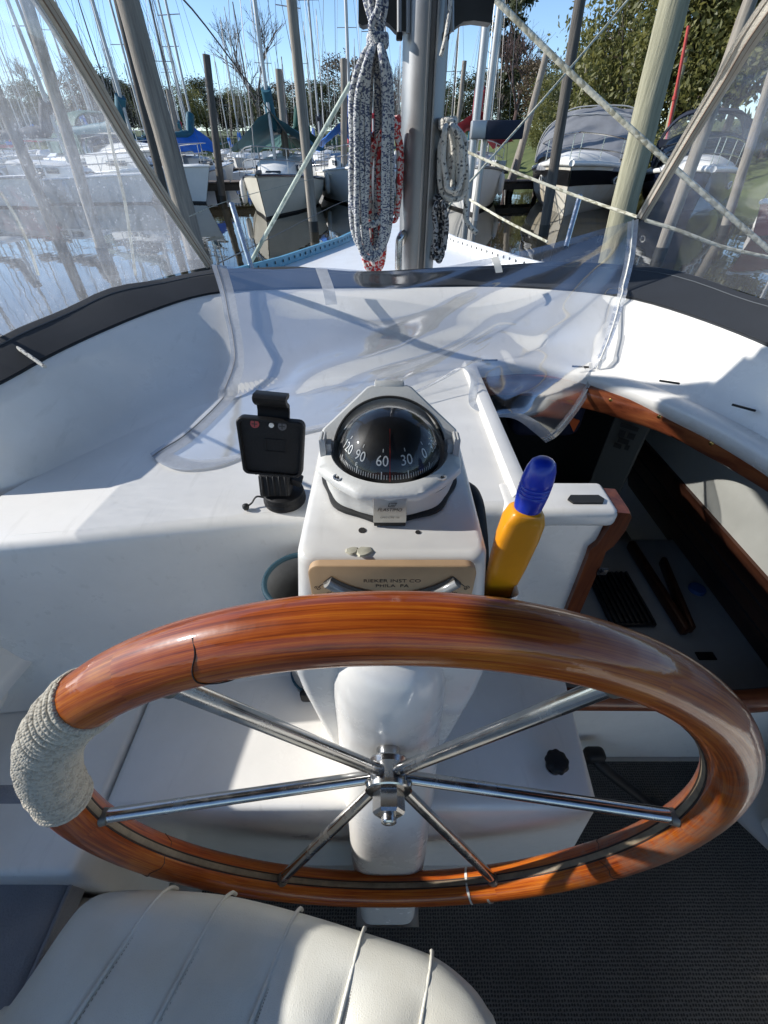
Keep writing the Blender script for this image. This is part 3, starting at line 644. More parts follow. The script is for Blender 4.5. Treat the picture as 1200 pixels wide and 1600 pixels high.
add_loft(bm, [rrect(PX, a, b, h, z, 0.016 if z < 1.299 else 0.012) for z, a, b, h in secs])
obj('body', bm, GELP, PED, 60)
bm = NB(); rings = []
hs = [(1.128, .283, .008), (1.122, .268, .04), (1.11, .254, .058), (1.09, .242, .07), (1.06, .234, .0775), (1.02, .230, .080), (0.97, .2285, .081), (0.92, .223, .081), (0.88, .209, .080), (0.84, .192, .079), (0.80, .180, .078), (0.70, .160, .075), (0.5, .132, .070), (FLOOR + 0.02, .112, .066), (FLOOR, .110, .066)]
for z, yf, hw in hs:
    ex = 2.3 if z > 0.95 else 2.3 + (0.95 - z) * 10
    ring = []
    for k in range(33):
        a = math.pi * k / 32; ca, sa = math.cos(a), math.sin(a)
        q = 2 / min(ex, 7)
        ring.append(Vector((PX + hw * math.copysign(abs(ca) ** q, ca), 0.30 - (0.30 - yf) * abs(sa) ** q, z)))
    rings.append(ring)
add_loft(bm, rings, cap=True); obj('steering_housing', bm, GELP, PED, 60)
bm = NB()
for u, v, r in ((566, 829, .004), (653, 832, .0028)):
    add_lathe(bm, [(r, 0), (r, 0.0008), (0, 0.0008)], 10, pz(u, v, PTOP))
tag(obj('screw_holes', bm, INK, PED), kind='stuff')
bm = NB(); 
for u, v, s in ((550, 861, .006), (569, 862, .008)):
    add_lathe(bm, [(s, 0), (s * .8, 0.0016), (0, 0.002)], 9, pz(u, v, PTOP), None, lambda a, z: (1 + 0.15 * math.sin(2 * a + 1) + .12 * math.sin(3 * a + s * 900)))
obj('sealant_smear', bm, mat('old_sealant', (0.5, 0.47, 0.36), 0.7, var=.2, vscale=80), PED)
# pocket on the right that holds the tool
bm = NB(); a = py(779, 910, 0.375)
add_loft(bm, [rrect(0.124, .288, .338, .026 * k, z, 0.008) for z, k in ((1.13, .6), (1.145, .9), (1.18, 1.0), (1.226, 1.0), (1.2285, .95), (1.226, .87), (1.17, .8))]); obj('tool_pocket', bm, GELP, PED, 60)

# ---- inclinometer
INC = wempty('inclinometer', (PX, .277, 1.2), 'beige curved-tube inclinometer on the aft face of the pedestal', 'inclinometer')
def on_face(x, z, d=0.0): return Vector((PX + x, .2785 - d, 1.2985 + z))
bm = NB(); hw, hz = .0815, .115; pr = []
for cx_, cz_, a0 in ((hw - .012, -.012, 0), (-hw + .012, -.012, 90), (-hw + .012, -hz + .012, 180), (hw - .012, -hz + .012, 270)):
    for k in range(6):
        a = R_(a0 + 18 * k); pr.append((cx_ + .012 * math.cos(a), cz_ + .012 * math.sin(a)))
add_loft(bm, [[on_face(x * s, (z + .0575) * s - .0575, d) for x, z in pr] for d, s in ((0, 1), (.0075, 1), (.0085, .985))]); obj('plate', bm, BEIGE, INC, 40)
TUBE = vinyl('glass_tube', 0.1, 0.25, 60, tint=(0.8, 0.8, 0.78), bump=0.05, rough=0.05)
AR, AC = .088, .043
arc = [on_face(AR * math.sin(R_(a)), AC - AR * math.cos(R_(a)), .0105) for a in range(-46, 47, 4)]
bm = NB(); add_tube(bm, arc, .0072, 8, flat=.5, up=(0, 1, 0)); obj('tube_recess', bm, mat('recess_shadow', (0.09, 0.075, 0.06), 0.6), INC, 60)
bm = NB(); add_tube(bm, [p + Vector((0, -.003, 0)) for p in arc], .0052, 10); obj('glass_tube', bm, mat('frosted_tube', (0.3, 0.3, 0.29), 0.12, coat=.8, var=.15, vscale=60), INC, 60)
bm = NB()
for s in (-1, 1):
    for k, a in enumerate(range(12, 45, 4)):
        r0 = AR + .0085; r1 = r0 + (.007 if k % 2 == 0 else .0045)
        p0 = on_face(s * r0 * math.sin(R_(a + 1)), AC - r0 * math.cos(R_(a + 1)), .0088); p1 = on_face(s * r1 * math.sin(R_(a + 1)), AC - r1 * math.cos(R_(a + 1)), .0088)
        add_tube(bm, [p0, p1], .0005, 4)
    for a, tx in ((44, '60'), (36, '50'), (28, '40'), (20, '30')):
        c = (s * (AR + .0175) * math.sin(R_(a + 1)), AC - (AR + .0175) * math.cos(R_(a + 1))); ro = s * R_(a + 1)
        add_text(bm, tx, .0068, lambda x, y, c=c, ro=ro: on_face(c[0] + x * math.cos(ro) - y * math.sin(ro), c[1] + x * math.sin(ro) + y * math.cos(ro), .0089))
add_text(bm, 'RIEKER INST CO', .0068, lambda x, y: on_face(x * 1.15, y - .021, .0089)); add_text(bm, 'PHILA  PA', .0066, lambda x, y: on_face(x * 1.15, y - .0285, .0089))
tag(obj('scale_print', bm, INK, INC, 0), kind='stuff')

# ---- compass
CX, CY, CZ = 0.006, 0.405, PTOP
CMP = wempty('compass', (CX, CY, CZ), 'white and grey marine compass with black dome on the pedestal', 'compass')
def cl(x, y, z): return Vector((CX + x, CY + y, CZ + z))
lob = lambda a, z: 1 + 0.012 * math.cos(8 * a)
bm = NB(); add_lathe(bm, [(.074, 0), (.0775, .0012), (.0775, .0045), (.072, .0066)], 64, cl(0, 0, 0), None, lambda a, z: 1 + 0.03 * math.cos(8 * a + math.pi / 8)); obj('gasket', bm, BLKR, CMP, 50)
bm = NB(); add_lathe(bm, [(.070, .0066), (.0735, .0068), (.0745, .012), (.0755, .028), (.0775, .0305)], 96, cl(0, 0, 0), None, lambda a, z: 1 + 0.022 * max(-.4, math.cos(8 * a + math.pi / 8)) ** 1); obj('skirt', bm, CMPW, CMP, 50)
bm = NB(); add_lathe(bm, [(.0765, .0300), (.0800, .0312), (.0812, .034), (.0810, .038), (.0795, .0405), (.0715, .0435), (.0655, .0445), (.0640, .043), (.063, .036)], 96, cl(0, 0, 0), None, lambda a, z: (1 + .6 * (math.cos(math.pi / 8) / math.cos((a + math.pi / 8) % (math.pi / 4) - math.pi / 8) - .955)) if z < .0425 and z > .0299 else 1.0); obj('bezel', bm, CMPW, CMP, 40)
DR, DZ = .0605, .030
def sph(az, el, r): return cl(r * math.cos(el) * math.sin(az), -r * math.cos(el) * math.cos(az), DZ + r * math.sin(el))
bm = NB(); add_lathe(bm, [((DR - .003) * math.cos(R_(e)), DZ + (DR - .003) * math.sin(R_(e))) for e in range(-12, 91, 3)], 48, cl(0, 0, 0)); obj('card_bowl', bm, CMPB, CMP, 180)
bm = NB(); add_lathe(bm, [(DR * math.cos(R_(e)), DZ + DR * math.sin(R_(e))) for e in range(-8, 91, 3)], 64, cl(0, 0, 0)); obj('dome', bm, DOME, CMP, 180)
bm = NB(); RI = DR - .0022
def sph_text(tx, az, el, size, stretch=1.0): add_text(bm, tx, size, lambda x, y: sph(R_(az) + x / RI / math.cos(R_(el)), R_(el) + y * stretch / RI, RI))
for tx, az in (('60', -9), ('30', 20), ('0', 46), ('330', 70), ('90', -38), ('120', -64)): sph_text(tx, az, 31, .0135, 1.15)
sph_text('E', -40, 21.5, .006); sph_text('240', 178, 62, .005); sph_text('210', 150, 58, .004)
for k in range(-46, 47):
    az = -9 + k * 2.9 * 1.0
    if -100 < az < 110:
        big = (k % 10 == 0); e0, e1 = 12.5, (20.5 if big else 17.5)
        for a_, b_ in (((az - (.55 if big else .3)), (az + (.55 if big else .3))),):
            bm.faces.new([bm.verts.new(sph(R_(x), R_(y), RI)) for x, y in ((a_, e0), (b_, e0), (b_, e1), (a_, e1))])
    if k % 10 == 0:
        bm.faces.new([bm.verts.new(sph(R_(x), R_(y), RI)) for x, y in ((az - .5, 40), (az + .5, 40), (az + .5, 43.5), (az - .5, 43.5))])
for k in range(-14, 15):
    az = 180 + k * 3.2
    bm.faces.new([bm.verts.new(sph(R_(x), R_(y), RI)) for x, y in ((az - .5, 66), (az + .5, 66), (az + .5, 69), (az - .5, 69))])
tag(obj('card_print', bm, PRINT, CMP, 0), kind='stuff')
bm = NB(); bm.faces.new([bm.verts.new(sph(R_(x), R_(y), RI + .0006)) for x, y in [(-.5, e) for e in range(11, 66, 3)] + [(.5, e) for e in range(65, 10, -3)]]); obj('lubber_line', bm, RED, CMP, 0)
# tilted hood: an arch of faceted section over the back of the dome
bm = NB(); tilt = R_(48); HZ = .036
def hood(a, rad, dep):     # a: 0 right hinge .. pi left hinge; dep: along the hood's own axis
    up = Vector((0, math.sin(tilt), math.cos(tilt))); fw = Vector((0, -math.cos(tilt), math.sin(tilt)))
    return cl(0, .004, HZ) + Vector((1, 0, 0)) * rad * math.cos(a) + up * rad * math.sin(a) + fw * dep
rings = []
for k in range(49):
    a = math.pi * k / 48
    fac = 1.0
    ko = min(abs(1 / max(1e-3, abs(math.cos(a)))), 1 / max(1e-3, abs(math.sin(a))) * 1.0, 1.30 / max(1e-3, abs(math.cos(a)) + abs(math.sin(a))))
    ro = .0775 * min(ko, 1.03)
    rings.append([hood(a, ro, -.020), hood(a, ro, .008), hood(a, ro - .003, .0115), hood(a, .0630, .0125), hood(a, .0622, .011), hood(a, .0640, -.020)])
add_loft(bm, rings); obj('hood', bm, CMPG, CMP, 35)
bm = NB(); rings = [[hood(math.pi * k / 48, r, d) for r, d in ((.0634, .012), (.0626, .0137), (.0612, .0137), (.0612, .009), (.0626, .008))] for k in range(3, 46)]; add_loft(bm, rings); obj('hood_seal', bm, BLKR, CMP, 50)
bm = NB(); c = hood(math.pi / 2, .0775, -.003); rm = Matrix.Rotation(tilt * -1, 3, 'X')
add_box(bm, c, (.034, .030, .009), .002, 2, Matrix.Rotation(-tilt, 3, 'X') ); add_box(bm, c + rm @ Vector((0.015, -.006, .003)), (.003, .016, .006), .001); add_box(bm, c + rm @ Vector((-0.015, -.006, .003)), (.003, .016, .006), .001); obj('hood_clip', bm, CMPG, CMP, 40)
for s in (-1, 1):
    bm = NB()
    for k in range(4): add_box(bm, cl(s * (.0735 + k * .0016 - .003), -.004, .051 - .0015 * (k % 2)), (.0022, .017, .026), .0008, 2)
    add_box(bm, cl(s * .0685, -.002, .047), (.010, .012, .016), .0015, 2); obj('hinge', bm, CMPG, CMP, 40)
    bm = NB(); q = cl(s * .0535, -.0515, .0418); add_lathe(bm, [(.0055, 0), (.0055, .0012), (.0042, .0012), (.0040, .0002), (0, .0002)], 18, q); sc1 = obj('screw', bm, SILV, CMP, 40)
    bm = NB(); add_box(bm, q + Vector((0, 0, .0006)), (.006, .0011, .0005)); add_box(bm, q + Vector((0, 0, .0007)), (.0011, .006, .0005)); obj('screw_slot', bm, INK, sc1, 0)
bm = NB(); pc = cl(0, -.0795, .021); add_box(bm, pc + Vector((0, .003, .000)), (.034, .009, .030), .001, 2, Matrix.Rotation(R_(-6), 3, 'X')); pl = obj('name_plate', bm, SILV, CMP, 40)
bm = NB(); pf = lambda x, y: pc + Matrix.Rotation(R_(-6), 3, 'X') @ Vector((x, -.00235, y))
add_text(bm, 'PLASTIMO', .0052, lambda x, y: pf(x * 1.05 + y * .25, y + .002)); add_text(bm, 'OFFSHORE 105', .0027, lambda x, y: pf(x * 1.1 + y * .2, y - .0075))
for a0, b0, a1, b1 in ((-.0035, .0058, .0035, .0064), (-.0035, .0058, -.0029, .0105), (-.0022, .0099, .0046, .0105), (.0034, .0075, .0040, .0105), (-.001, .0075, .003, .0081)): bm.faces.new([bm.verts.new(pf(x + y * .25, y)) for x, y in ((a0, b0), (a1, b0), (a1, b1), (a0, b1))])
tag(obj('name_print', bm, INK, pl, 0), kind='stuff')
bm = NB(); add_box(bm, cl(0, -.078, .004), (.033, .008, .0055), .001); obj('plate_foot', bm, BLKR, CMP)

# ================================================================== STEERING WHEEL
WC = Vector((.006, .15, .97)); WT = .048; WR, Wr = .38, .0255
WH = wempty('ship_helm', (WC.x, .2, WC.z), 'large varnished wooden steering wheel with six steel spokes', 'steering wheel')
E1 = Vector((1, 0, 0)); E2 = Vector((0, math.sin(WT), math.cos(WT))); EN = E1.cross(E2)   # EN points aft (-y)
def wp(a, r, d=0.0): return WC + (E1 * math.cos(a) + E2 * math.sin(a)) * r + EN * d
bm = NB(); ringn, sg = 180, 24; uvl = bm.loops.layers.uv.verify(); vs = []
for i in range(ringn):
    a = 2 * math.pi * i / ringn; wob = 1 + .01 * mnoise.noise(Vector((math.cos(a) * 3, math.sin(a) * 3, 0)))
    vs.append([bm.verts.new(wp(a, WR + Wr * wob * math.cos(b), Wr * wob * math.sin(b) * .97)) for b in [2 * math.pi * k / sg for k in range(sg)]])
for i in range(ringn):
    for k in range(sg):
        k2 = (k + 1) % sg; f = bm.faces.new((vs[i][k], vs[i][k2], vs[(i + 1) % ringn][k2], vs[(i + 1) % ringn][k]))
        # six felloes: each segment gets its own grain offset
        s_ = int(i / (ringn / 6)); u0, u1 = i * .01326, (i + 1) * .01326
        for lp, uv in zip(f.loops, ((u0, k / sg), (u0, (k + 1) / sg), (u1, (k + 1) / sg), (u1, k / sg))): lp[uvl].uv = (uv[0] + s_ * 7.3, uv[1] * .9 + s_ * 3.1)
rim = obj('rim', bm, WOOD, WH, 180)
bm = NB(); add_tube(bm, [wp(2 * math.pi * i / 120, WR - Wr + .0012) for i in range(120)], .0042, 6, True, flat=.55, up=None); obj('inlay_strip', bm, mat('grey_inlay', (0.2, 0.155, 0.1), 0.6, var=.35, vscale=40), WH, 60)
for off in (-.0048, .0048):
    bm = NB(); add_tube(bm, [wp(2 * math.pi * i / 120, WR - Wr + .0008, off) for i in range(120)], .0012, 5, True); obj('inlay_seam', bm, mat('dark_seam', (0.02, 0.01, 0.006), 0.7), WH, 60)
HUBD = -.045
for k in range(6):
    a = R_(60 * k)
    bm = NB(); add_tube(bm, [wp(a, .018, HUBD), wp(a, WR - Wr + .004, 0)], .0082, 14); sp = obj('spoke', bm, STEEL, WH, 60)
    bm = NB(); t = (wp(a, WR - Wr, 0) - wp(a, .018, HUBD)).normalized(); q = wp(a, WR - Wr - .002, 0); add_tube(bm, [q - t * .004, q + t * .004], [.0092, .0105], 12); obj('spoke_ferrule', bm, mat('dull_ferrule', (0.2, 0.18, 0.15), 0.5, .7, var=.3, vscale=60), sp, 60)
hm = Matrix((E1, E2, EN)).transposed()
bm = NB(); add_lathe(bm, [(.0001, -.020), (.026, -.020), (.0265, -.018), (.024, -.012), (.0255, -.006), (.026, .010), (.0305, .012), (.0305, .017), (.0285, .0185), (.014, .019), (.0001, .019)], 32, WC + EN * HUBD, hm); obj('hub', bm, STEEL, WH, 35)
bm = NB(); add_lathe(bm, [(.0195, .0190), (.0205, .021), (.0205, .040), (.0180, .0435), (.009, .044), (.009, .051), (.006, .053), (.0001, .051)], 6, WC + EN * HUBD, hm); obj('hub_nut', bm, STEEL, WH, 25)
bm = NB(); add_lathe(bm, [(.0055, .0438), (.0095, .0438), (.0095, .0515), (.0075, .053), (.004, .053), (.0036, .0495), (.0001, .0495)], 20, WC + EN * HUBD, hm); obj('shaft_end', bm, STEEL, WH, 35)
bm = NB(); add_lathe(bm, [(.0165, -.062), (.0165, -.020)], 20, WC + EN * HUBD, hm); obj('shaft', bm, STEEL, WH, 40)
# tan cord whipping
bm = NB(); a0, a1 = R_(131), R_(171); turns = 28; pts = []; random.seed(4)
jit = [random.uniform(-.22, .22) for _ in range(turns + 2)]
for i in range(turns * 20 + 1):
    t = i / (turns * 20); th = 2 * math.pi * t * turns; k = int(t * turns)
    jj = jit[k] + (jit[k + 1] - jit[k]) * (t * turns - k)
    a = a0 + (a1 - a0) * (t + jj / turns); rr = Wr - .0002 + .0006 * math.sin(k * 1.7)
    pts.append(wp(a, WR + rr * math.cos(th), rr * math.sin(th)))
add_tube(bm, pts, .0034, 8, flat=1.0); 
wpz = obj('cord_whipping', bm, CORD, WH, 60)
bm = NB(); add_tube(bm, [wp(a0 + (a1 - a0) * i / 20, WR, 0) for i in range(21)], Wr + .0012, 20); obj('whipping_core', bm, CORD, WH, 60)
WTAPE = mat('white_tape', (0.62, 0.6, 0.55), 0.7, var=.25, vscale=50)
for a, wdt in ((-67.5, .006), (-62.8, .008)):
    bm = NB(); rings = []
    for k in range(25):
        b = R_(95 + 165 * k / 24) if a < -65 else R_(60 + 60 * k / 24)
        ws = wdt * (.6 + .5 * mnoise.noise(Vector((k * .35, a, 0))))
        rings.append([wp(R_(a) - ws / WR * .5, WR + (Wr + .0008) * math.cos(b), (Wr + .0008) * math.sin(b)), wp(R_(a) + ws / WR * .5, WR + (Wr + .0008) * math.cos(b), (Wr + .0008) * math.sin(b))])
    add_loft(bm, rings, cap=False, closed=False); obj('paint_mark', bm, WTAPE if a < -65 else SILV, WH, 180)
bm = NB(); cr = []      # zig-zag scarf joint filled dark
for k, (da, b) in enumerate(((0, 20), (.004, 45), (-.012, 70), (-.02, 95), (-.006, 115), (.022, 125), (.028, 145), (.05, 155), (.07, 175))): cr.append(wp(R_(109.5) - da, WR + (Wr - .0003) * math.cos(R_(b)), (Wr - .0003) * math.sin(R_(b))))
add_tube(bm, catmull(cr, 6), .0005, 6); obj('scarf_joint', bm, mat('dark_seam2', (0.015, 0.008, 0.005), 0.7), WH, 60)
for aj in (205, 332):
    bm = NB(); add_tube(bm, [wp(R_(aj) + .012 * math.sin(b * .1), WR + (Wr - .0004) * math.cos(R_(b)), (Wr - .0004) * math.sin(R_(b))) for b in range(0, 360, 15)], .0007, 5, True); obj('joint_line', bm, mat('dark_seam3', (0.03, 0.012, 0.006), 0.7), WH, 60)

# ================================================================== SMALL COCKPIT THINGS
TOOL = wempty('hand_tool', tuple(py(779, 905, .312)), 'yellow plastic tool with a ribbed blue grip standing in the pedestal pocket', 'tool')
A_, B_ = py(781, 914, .312), py(852, 716, .318)
ax = (B_ - A_); Lt = ax.length; ax.normalize(); wv = (Vector((1, 0, 0)) - ax * ax.x).normalized(); tv = ax.cross(wv)
def tsec(t, w_, d_, n=20, ex=2.6): 
    return [A_ + ax * (t * Lt) + wv * (w_ * math.copysign(abs(math.cos(a)) ** (2 / ex), math.cos(a))) + tv * (d_ * math.copysign(abs(math.sin(a)) ** (2 / ex), math.sin(a))) for a in [2 * math.pi * k / n for k in range(n)]]
bm = NB(); add_loft(bm, [tsec(t, w_, d_, 24, 4.0) for t, w_, d_ in ((-.15, .013, .006), (0, .0175, .008), (.2, .020, .010), (.45, .0215, .012), (.58, .0205, .013), (.645, .0163, .0135), (.665, .0135, .011))]); obj('blade', bm, YEL, TOOL, 60)
bm = NB(); ss = [(.655, .010), (.665, .0132), (.69, .0138), (.74, .0146)]
for k in range(3): ss += [(.775 + k * .025, .0151), (.781 + k * .025, .0141), (.787 + k * .025, .0151)]
ss += [(.87, .0149), (.93, .0136), (.975, .0110), (.993, .0078), (1.0, .003)]
add_loft(bm, [tsec(t, r, r * .9, 20, 2.0) for t, r in ss]); obj('grip', bm, BLU, TOOL, 50)

HOSE = tube_obj('instrument_hose', [(0.10, .50, 1.20), (.112, .47, 1.235), (.118, .44, 1.235), (.122, .41, 1.20), (.128, .395, 1.16), (.13, .41, 1.10)], [.012, .013, .017, .019, .017, .015], BLK, None, 12)
tag(HOSE, 'black corrugated hose between pedestal and yellow tool', 'hose')

CUP = wempty('cup_holder', (-.132, .415, LEDGE), 'grey cup holder with teal rim left of the pedestal', 'cup holder')
cc = Vector((-.128, .415, 0))
bm = NB(); add_lathe(bm, [(.040, LEDGE + .001), (.045, LEDGE + .01), (.050, 1.0), (.052, 1.105), (.0495, 1.107), (.0475, 1.0), (.042, LEDGE + .02), (0, LEDGE + .018)], 32, cc); obj('body', bm, GREYB, CUP, 50)
bm = NB(); add_tube(bm, [cc + Vector((.0515 * math.cos(a), .0515 * math.sin(a), 1.107)) for a in [2 * math.pi * k / 36 for k in range(36)]], .0042, 8, True); obj('rim_binding', bm, TEALR, CUP, 60)
bm = NB(); add_tube(bm, [cc + Vector((.0465 * math.cos(a), .0465 * math.sin(a), LEDGE + .045)) for a in [2 * math.pi * k / 36 for k in range(36)]], .0035, 8, True); obj('base_binding', bm, TEALR, CUP, 60)
bm = NB(); add_box(bm, cc + Vector((.0, -.05, LEDGE + .04)), (.05, .012, .03), .005, 3); obj('pocket', bm, BLK, CUP, 50)

# phone mount
PM0 = pz(446, 782, DASH)
PM = wempty('phone_mount', tuple(PM0), 'black plastic phone mount standing on the white dash', 'phone mount')
bm = NB(); add_lathe(bm, [(.033, 0.0005), (.034, .003), (.034, .009), (.0325, .011), (.0325, .013), (.033, .015), (.032, .021), (.027, .024), (0, .024)], 36, PM0); obj('base', bm, BLK, PM, 40)
rm = Matrix.Rotation(R_(-20), 3, 'X')
bm = NB(); c0 = PM0 + Vector((-.008, -.004, .038))
add_box(bm, c0, (.048, .030, .036), .004, 3, rm)
for k in range(5): add_box(bm, c0 + rm @ Vector((-.018 + k * .009, -.0155, 0)), (.003, .003, .032), .001, 1, rm)
add_box(bm, c0 + Vector((.032, .004, .004)), (.018, .02, .012), .002, 2, Matrix.Rotation(R_(25), 3, 'Y')); obj('neck', bm, BLK, PM, 40)
tcx = py(424, 699, PM0.y - .018); trm = Matrix.Rotation(R_(6), 3, 'Y') @ Matrix.Rotation(R_(-14), 3, 'X')
def tl(x, y, z): return tcx + trm @ Vector((x, y, z))
bm = NB(); pr = []
W2, H2, RR = .047, .042, .009
for cx_, cz_, a0 in ((W2 - RR, H2 - RR, 0), (-W2 + RR, H2 - RR, 90), (-W2 + RR + .006, -H2 + RR, 180), (W2 - RR - .002, -H2 + RR, 270)):
    for k in range(6): a = R_(a0 + 18 * k); pr.append((cx_ + RR * math.cos(a), cz_ + RR * math.sin(a)))
add_loft(bm, [[tl(x, y, z) for x, z in pr] for y in (.010, -.005)] + [[tl(x * .97, -.007, z * .97) for x, z in pr], [tl(x * .91, -.007, z * .91) for x, z in pr], [tl(x * .90, -.001, z * .90) for x, z in pr]]); tray = obj('tray', bm, BLK, PM, 35)
bm = NB()
for k in range(8): add_box(bm, tl(-.022 + k * .006, -.002, -.040), (.003, .008, .005), .0008, 1, trm)
for x0, z0, w_, h_ in ((0, .0, .03, .028),): 
    add_box(bm, tl(x0 + .006, -.0008, z0 - .006), (w_, .003, .002), 0, 1, trm); add_box(bm, tl(x0 + .006, -.0008, z0 + .012), (w_, .003, .002), 0, 1, trm); add_box(bm, tl(x0 - .008, -.0008, z0 + .003), (.002, .003, .018), 0, 1, trm); add_box(bm, tl(x0 + .02, -.0008, z0 + .003), (.002, .003, .018), 0, 1, trm)
tag(obj('ribs', bm, BLK, tray, 40), kind='stuff')
rx = trm @ Matrix.Rotation(R_(90), 3, 'X')
for x0, m_, nm in ((-.022, mat('red_button', (.35, .06, .06), .5), 'button'), (.016, mat('grey_button', (.10, .10, .11), .5), 'button'), (.001, PRINT, 'hole')):
    bm = NB(); add_lathe(bm, [(.0062 if nm == 'button' else .0036, 0), (.0058 if nm == 'button' else .0034, .0022), (0, .0022)], 18, tl(x0, -.0008, .033), rx); bt = obj(nm, bm, m_, tray, 40)
    if nm == 'button':
        bm = NB(); add_box(bm, tl(x0, -.0031, .033), (.008, .0005, .0012), 0, 1, trm); add_box(bm, tl(x0, -.0032, .033), (.0012, .0005, .008), 0, 1, trm); obj('button_mark', bm, INK, bt, 0)
bm = NB(); kc = lambda x, y, z: tl(x, y, z)
prof_k = [(.006, .030), (.008, .050), (.004, .058), (-.004, .060), (-.012, .064), (-.018, .068), (-.020, .073), (-.015, .077), (.006, .078), (.010, .074), (.006, .071), (-.008, .071), (-.004, .067), (.004, .064), (.012, .060), (.015, .050), (.013, .030)]
add_loft(bm, [[kc(x, y, z) for y, z in prof_k] for x in (-.020, .024)]); obj('clamp', bm, BLK, PM, 50)
tube_obj('cable', [PM0 + Vector(q) for q in ((-.028, -.008, .012), (-.042, -.010, .016), (-.05, -.016, .008), (-.056, -.022, .006))], .0016, BLKR, PM, 6)
bm = NB(); add_lathe(bm, [(.0001, -.005), (.004, -.004), (.0055, 0), (.005, .004), (.002, .006), (0, .0062)], 12, PM0 + Vector((-.058, -.024, .006))); obj('cable_bead', bm, BLKR, PM, 60)

# knob and lever
KN = wempty('pull_knob', tuple(pz(866, 1197, LEDGE)), 'black fluted knob on a steel stem right of the wheel hub', 'knob')
kp = pz(864, 1199, LEDGE)
bm = NB(); add_lathe(bm, [(.013, 0.0005), (.0125, .003), (.008, .004), (.0075, .016), (.010, .017), (0, .018)], 20, kp); obj('stem', bm, STEEL, KN, 40)
bm = NB(); add_lathe(bm, [(.010, .016), (.0165, .018), (.0185, .022), (.0185, .029), (.016, .033), (.008, .0345), (0, .035)], 54, kp, None, lambda a, z: 1 + .045 * math.cos(9 * a)); obj('head', bm, BLK, KN, 50)
LV = wempty('foot_pedal', tuple(pz(1000, 1270, FLOOR)), 'black lever lying on the rubber mat right of the engine box', 'lever')
tube_obj('arm', [pz(925, 1180, .44), pz(950, 1205, .42), pz(1000, 1245, .36), pz(1035, 1275, FLOOR + .03)], [.016, .015, .013, .015], BLK, LV, 10, flat=.7)
bm = NB(); add_box(bm, pz(1035, 1275, FLOOR + .024), (.075, .06, .03), .012, 3, Matrix.Rotation(R_(-35), 3, 'Z')); obj('pad', bm, BLKR, LV, 60)
bm = NB(); q = pz(928, 1180, .44); add_box(bm, q, (.05, .035, .04), .012, 3); obj('pivot_block', bm, BLK, LV, 60)
# rubber mat
bm = NB(); add_prism(bm, [(-.42, -1.1), (.975, -1.1), (.975, .10), (.945, .23), (.90, .30), (.90, .438), (.43, .438), (.43, .19), (.0775, .19), (.0775, .1065), (-.0615, .1065), (-.0615, .19), (-.42, .19)], FLOOR - .008, FLOOR + .0, 0); 
tag(obj('rubber_mat', bm, MATM, None, 0), 'black perforated rubber mat covering the cockpit floor', 'mat')
# side bench cushions
CU = wempty('bench_cushion', (-.65, -.3, .655), 'slate blue vinyl cushion on the port cockpit bench', 'cushion')
bm = NB(); add_prism(bm, [(-.795, -1.1), (-.528, -1.1), (-.492, .165), (-.795, .178)], .655, .72, .022, 5); obj('pad', bm, CUSH, CU, 60)
tube_obj('piping', [(-.526, -1.1, .716), (-.51, -.5, .716), (-.495, .14, .716), (-.50, .163, .716), (-.52, .168, .716), (-.79, .176, .716)], .0035, CUSH, CU, 8, sm=4)
CU2 = wempty('bolster_cushion', (-.7, .25, .796), 'slate blue rolled bolster against the port end of the ledge', 'cushion')
bm = NB(); add_box(bm, (-.67, .222, .762), (.25, .074, .07), .03, 5); obj('bolster', bm, CUSH, CU2, 60)

# ---- helm seat
SEAT = wempty('helm_seat', (-.15, -.2, FLOOR), 'cream vinyl helm seat with piped seams at the bottom edge', 'seat')
SZ = .82
fp = [pz(u, v, SZ) for u, v in ((-40, 1610), (0, 1566), (40, 1512), (90, 1440), (125, 1400), (165, 1386), (240, 1383), (350, 1392), (460, 1418), (565, 1450), (675, 1487), (735, 1530), (768, 1572), (790, 1625))]
fp = [Vector((-.52, -.5, SZ)), Vector((-.50, -.2, SZ))] + fp + [Vector((.155, -.15, SZ)), Vector((.15, -.5, SZ))]
outl = arc_resample(fp, 200); outl = outl + [Vector((.10, -.56, SZ)), Vector((-.46, -.56, SZ))]
ctr = Vector((-.16, -.25, 0))
bm = NB(); rings = []
for z, ins in ((-.085, .012), (-.08, .004), (-.05, .0), (-.025, .002), (-.010, .008), (-.002, .018), (0.003, .034)):
    rr = []
    for p in outl:
        o = Vector((ctr.x - p.x, ctr.y - p.y, 0)); o.normalize(); rr.append(Vector((p.x, p.y, SZ + z)) + o * ins)
    rings.append(rr)
SEAMS = [(pz(*a, SZ), pz(*b, SZ)) for a, b in (((255, 1384), (105, 1612)), ((352, 1393), (237, 1612)), ((462, 1419), (388, 1612)), ((567, 1451), (526, 1612)), ((677, 1489), (655, 1612)))]
def seam_d(p):
    best = 9
    for a, b in SEAMS:
        n_ = Vector((a.y - b.y, b.x - a.x, 0)).normalized(); best = min(best, abs((p - a).dot(n_)))
    return best
last = rings[-1]
for k in range(1, 61):
    t = (k / 60) ** 1.0 * .97; rr = []
    for p in last:
        q = Vector((p.x + (ctr.x - p.x) * t, p.y + (ctr.y - p.y) * t, 0)); d = seam_d(q); e = min(1, t * 6)
        q.z = SZ + .003 + e * (.0075 * (1 - math.exp(-(d / .022) ** 2)) - .0032 * math.exp(-(d / .005) ** 2) + .0025 * mnoise.noise(q * 14)); rr.append(q)
    rings.append(rr)
add_loft(bm, rings, cap=True); obj('cushion', bm, SEATV, SEAT, 80)
def on_outline(u, v): return pz(u, v, SZ)
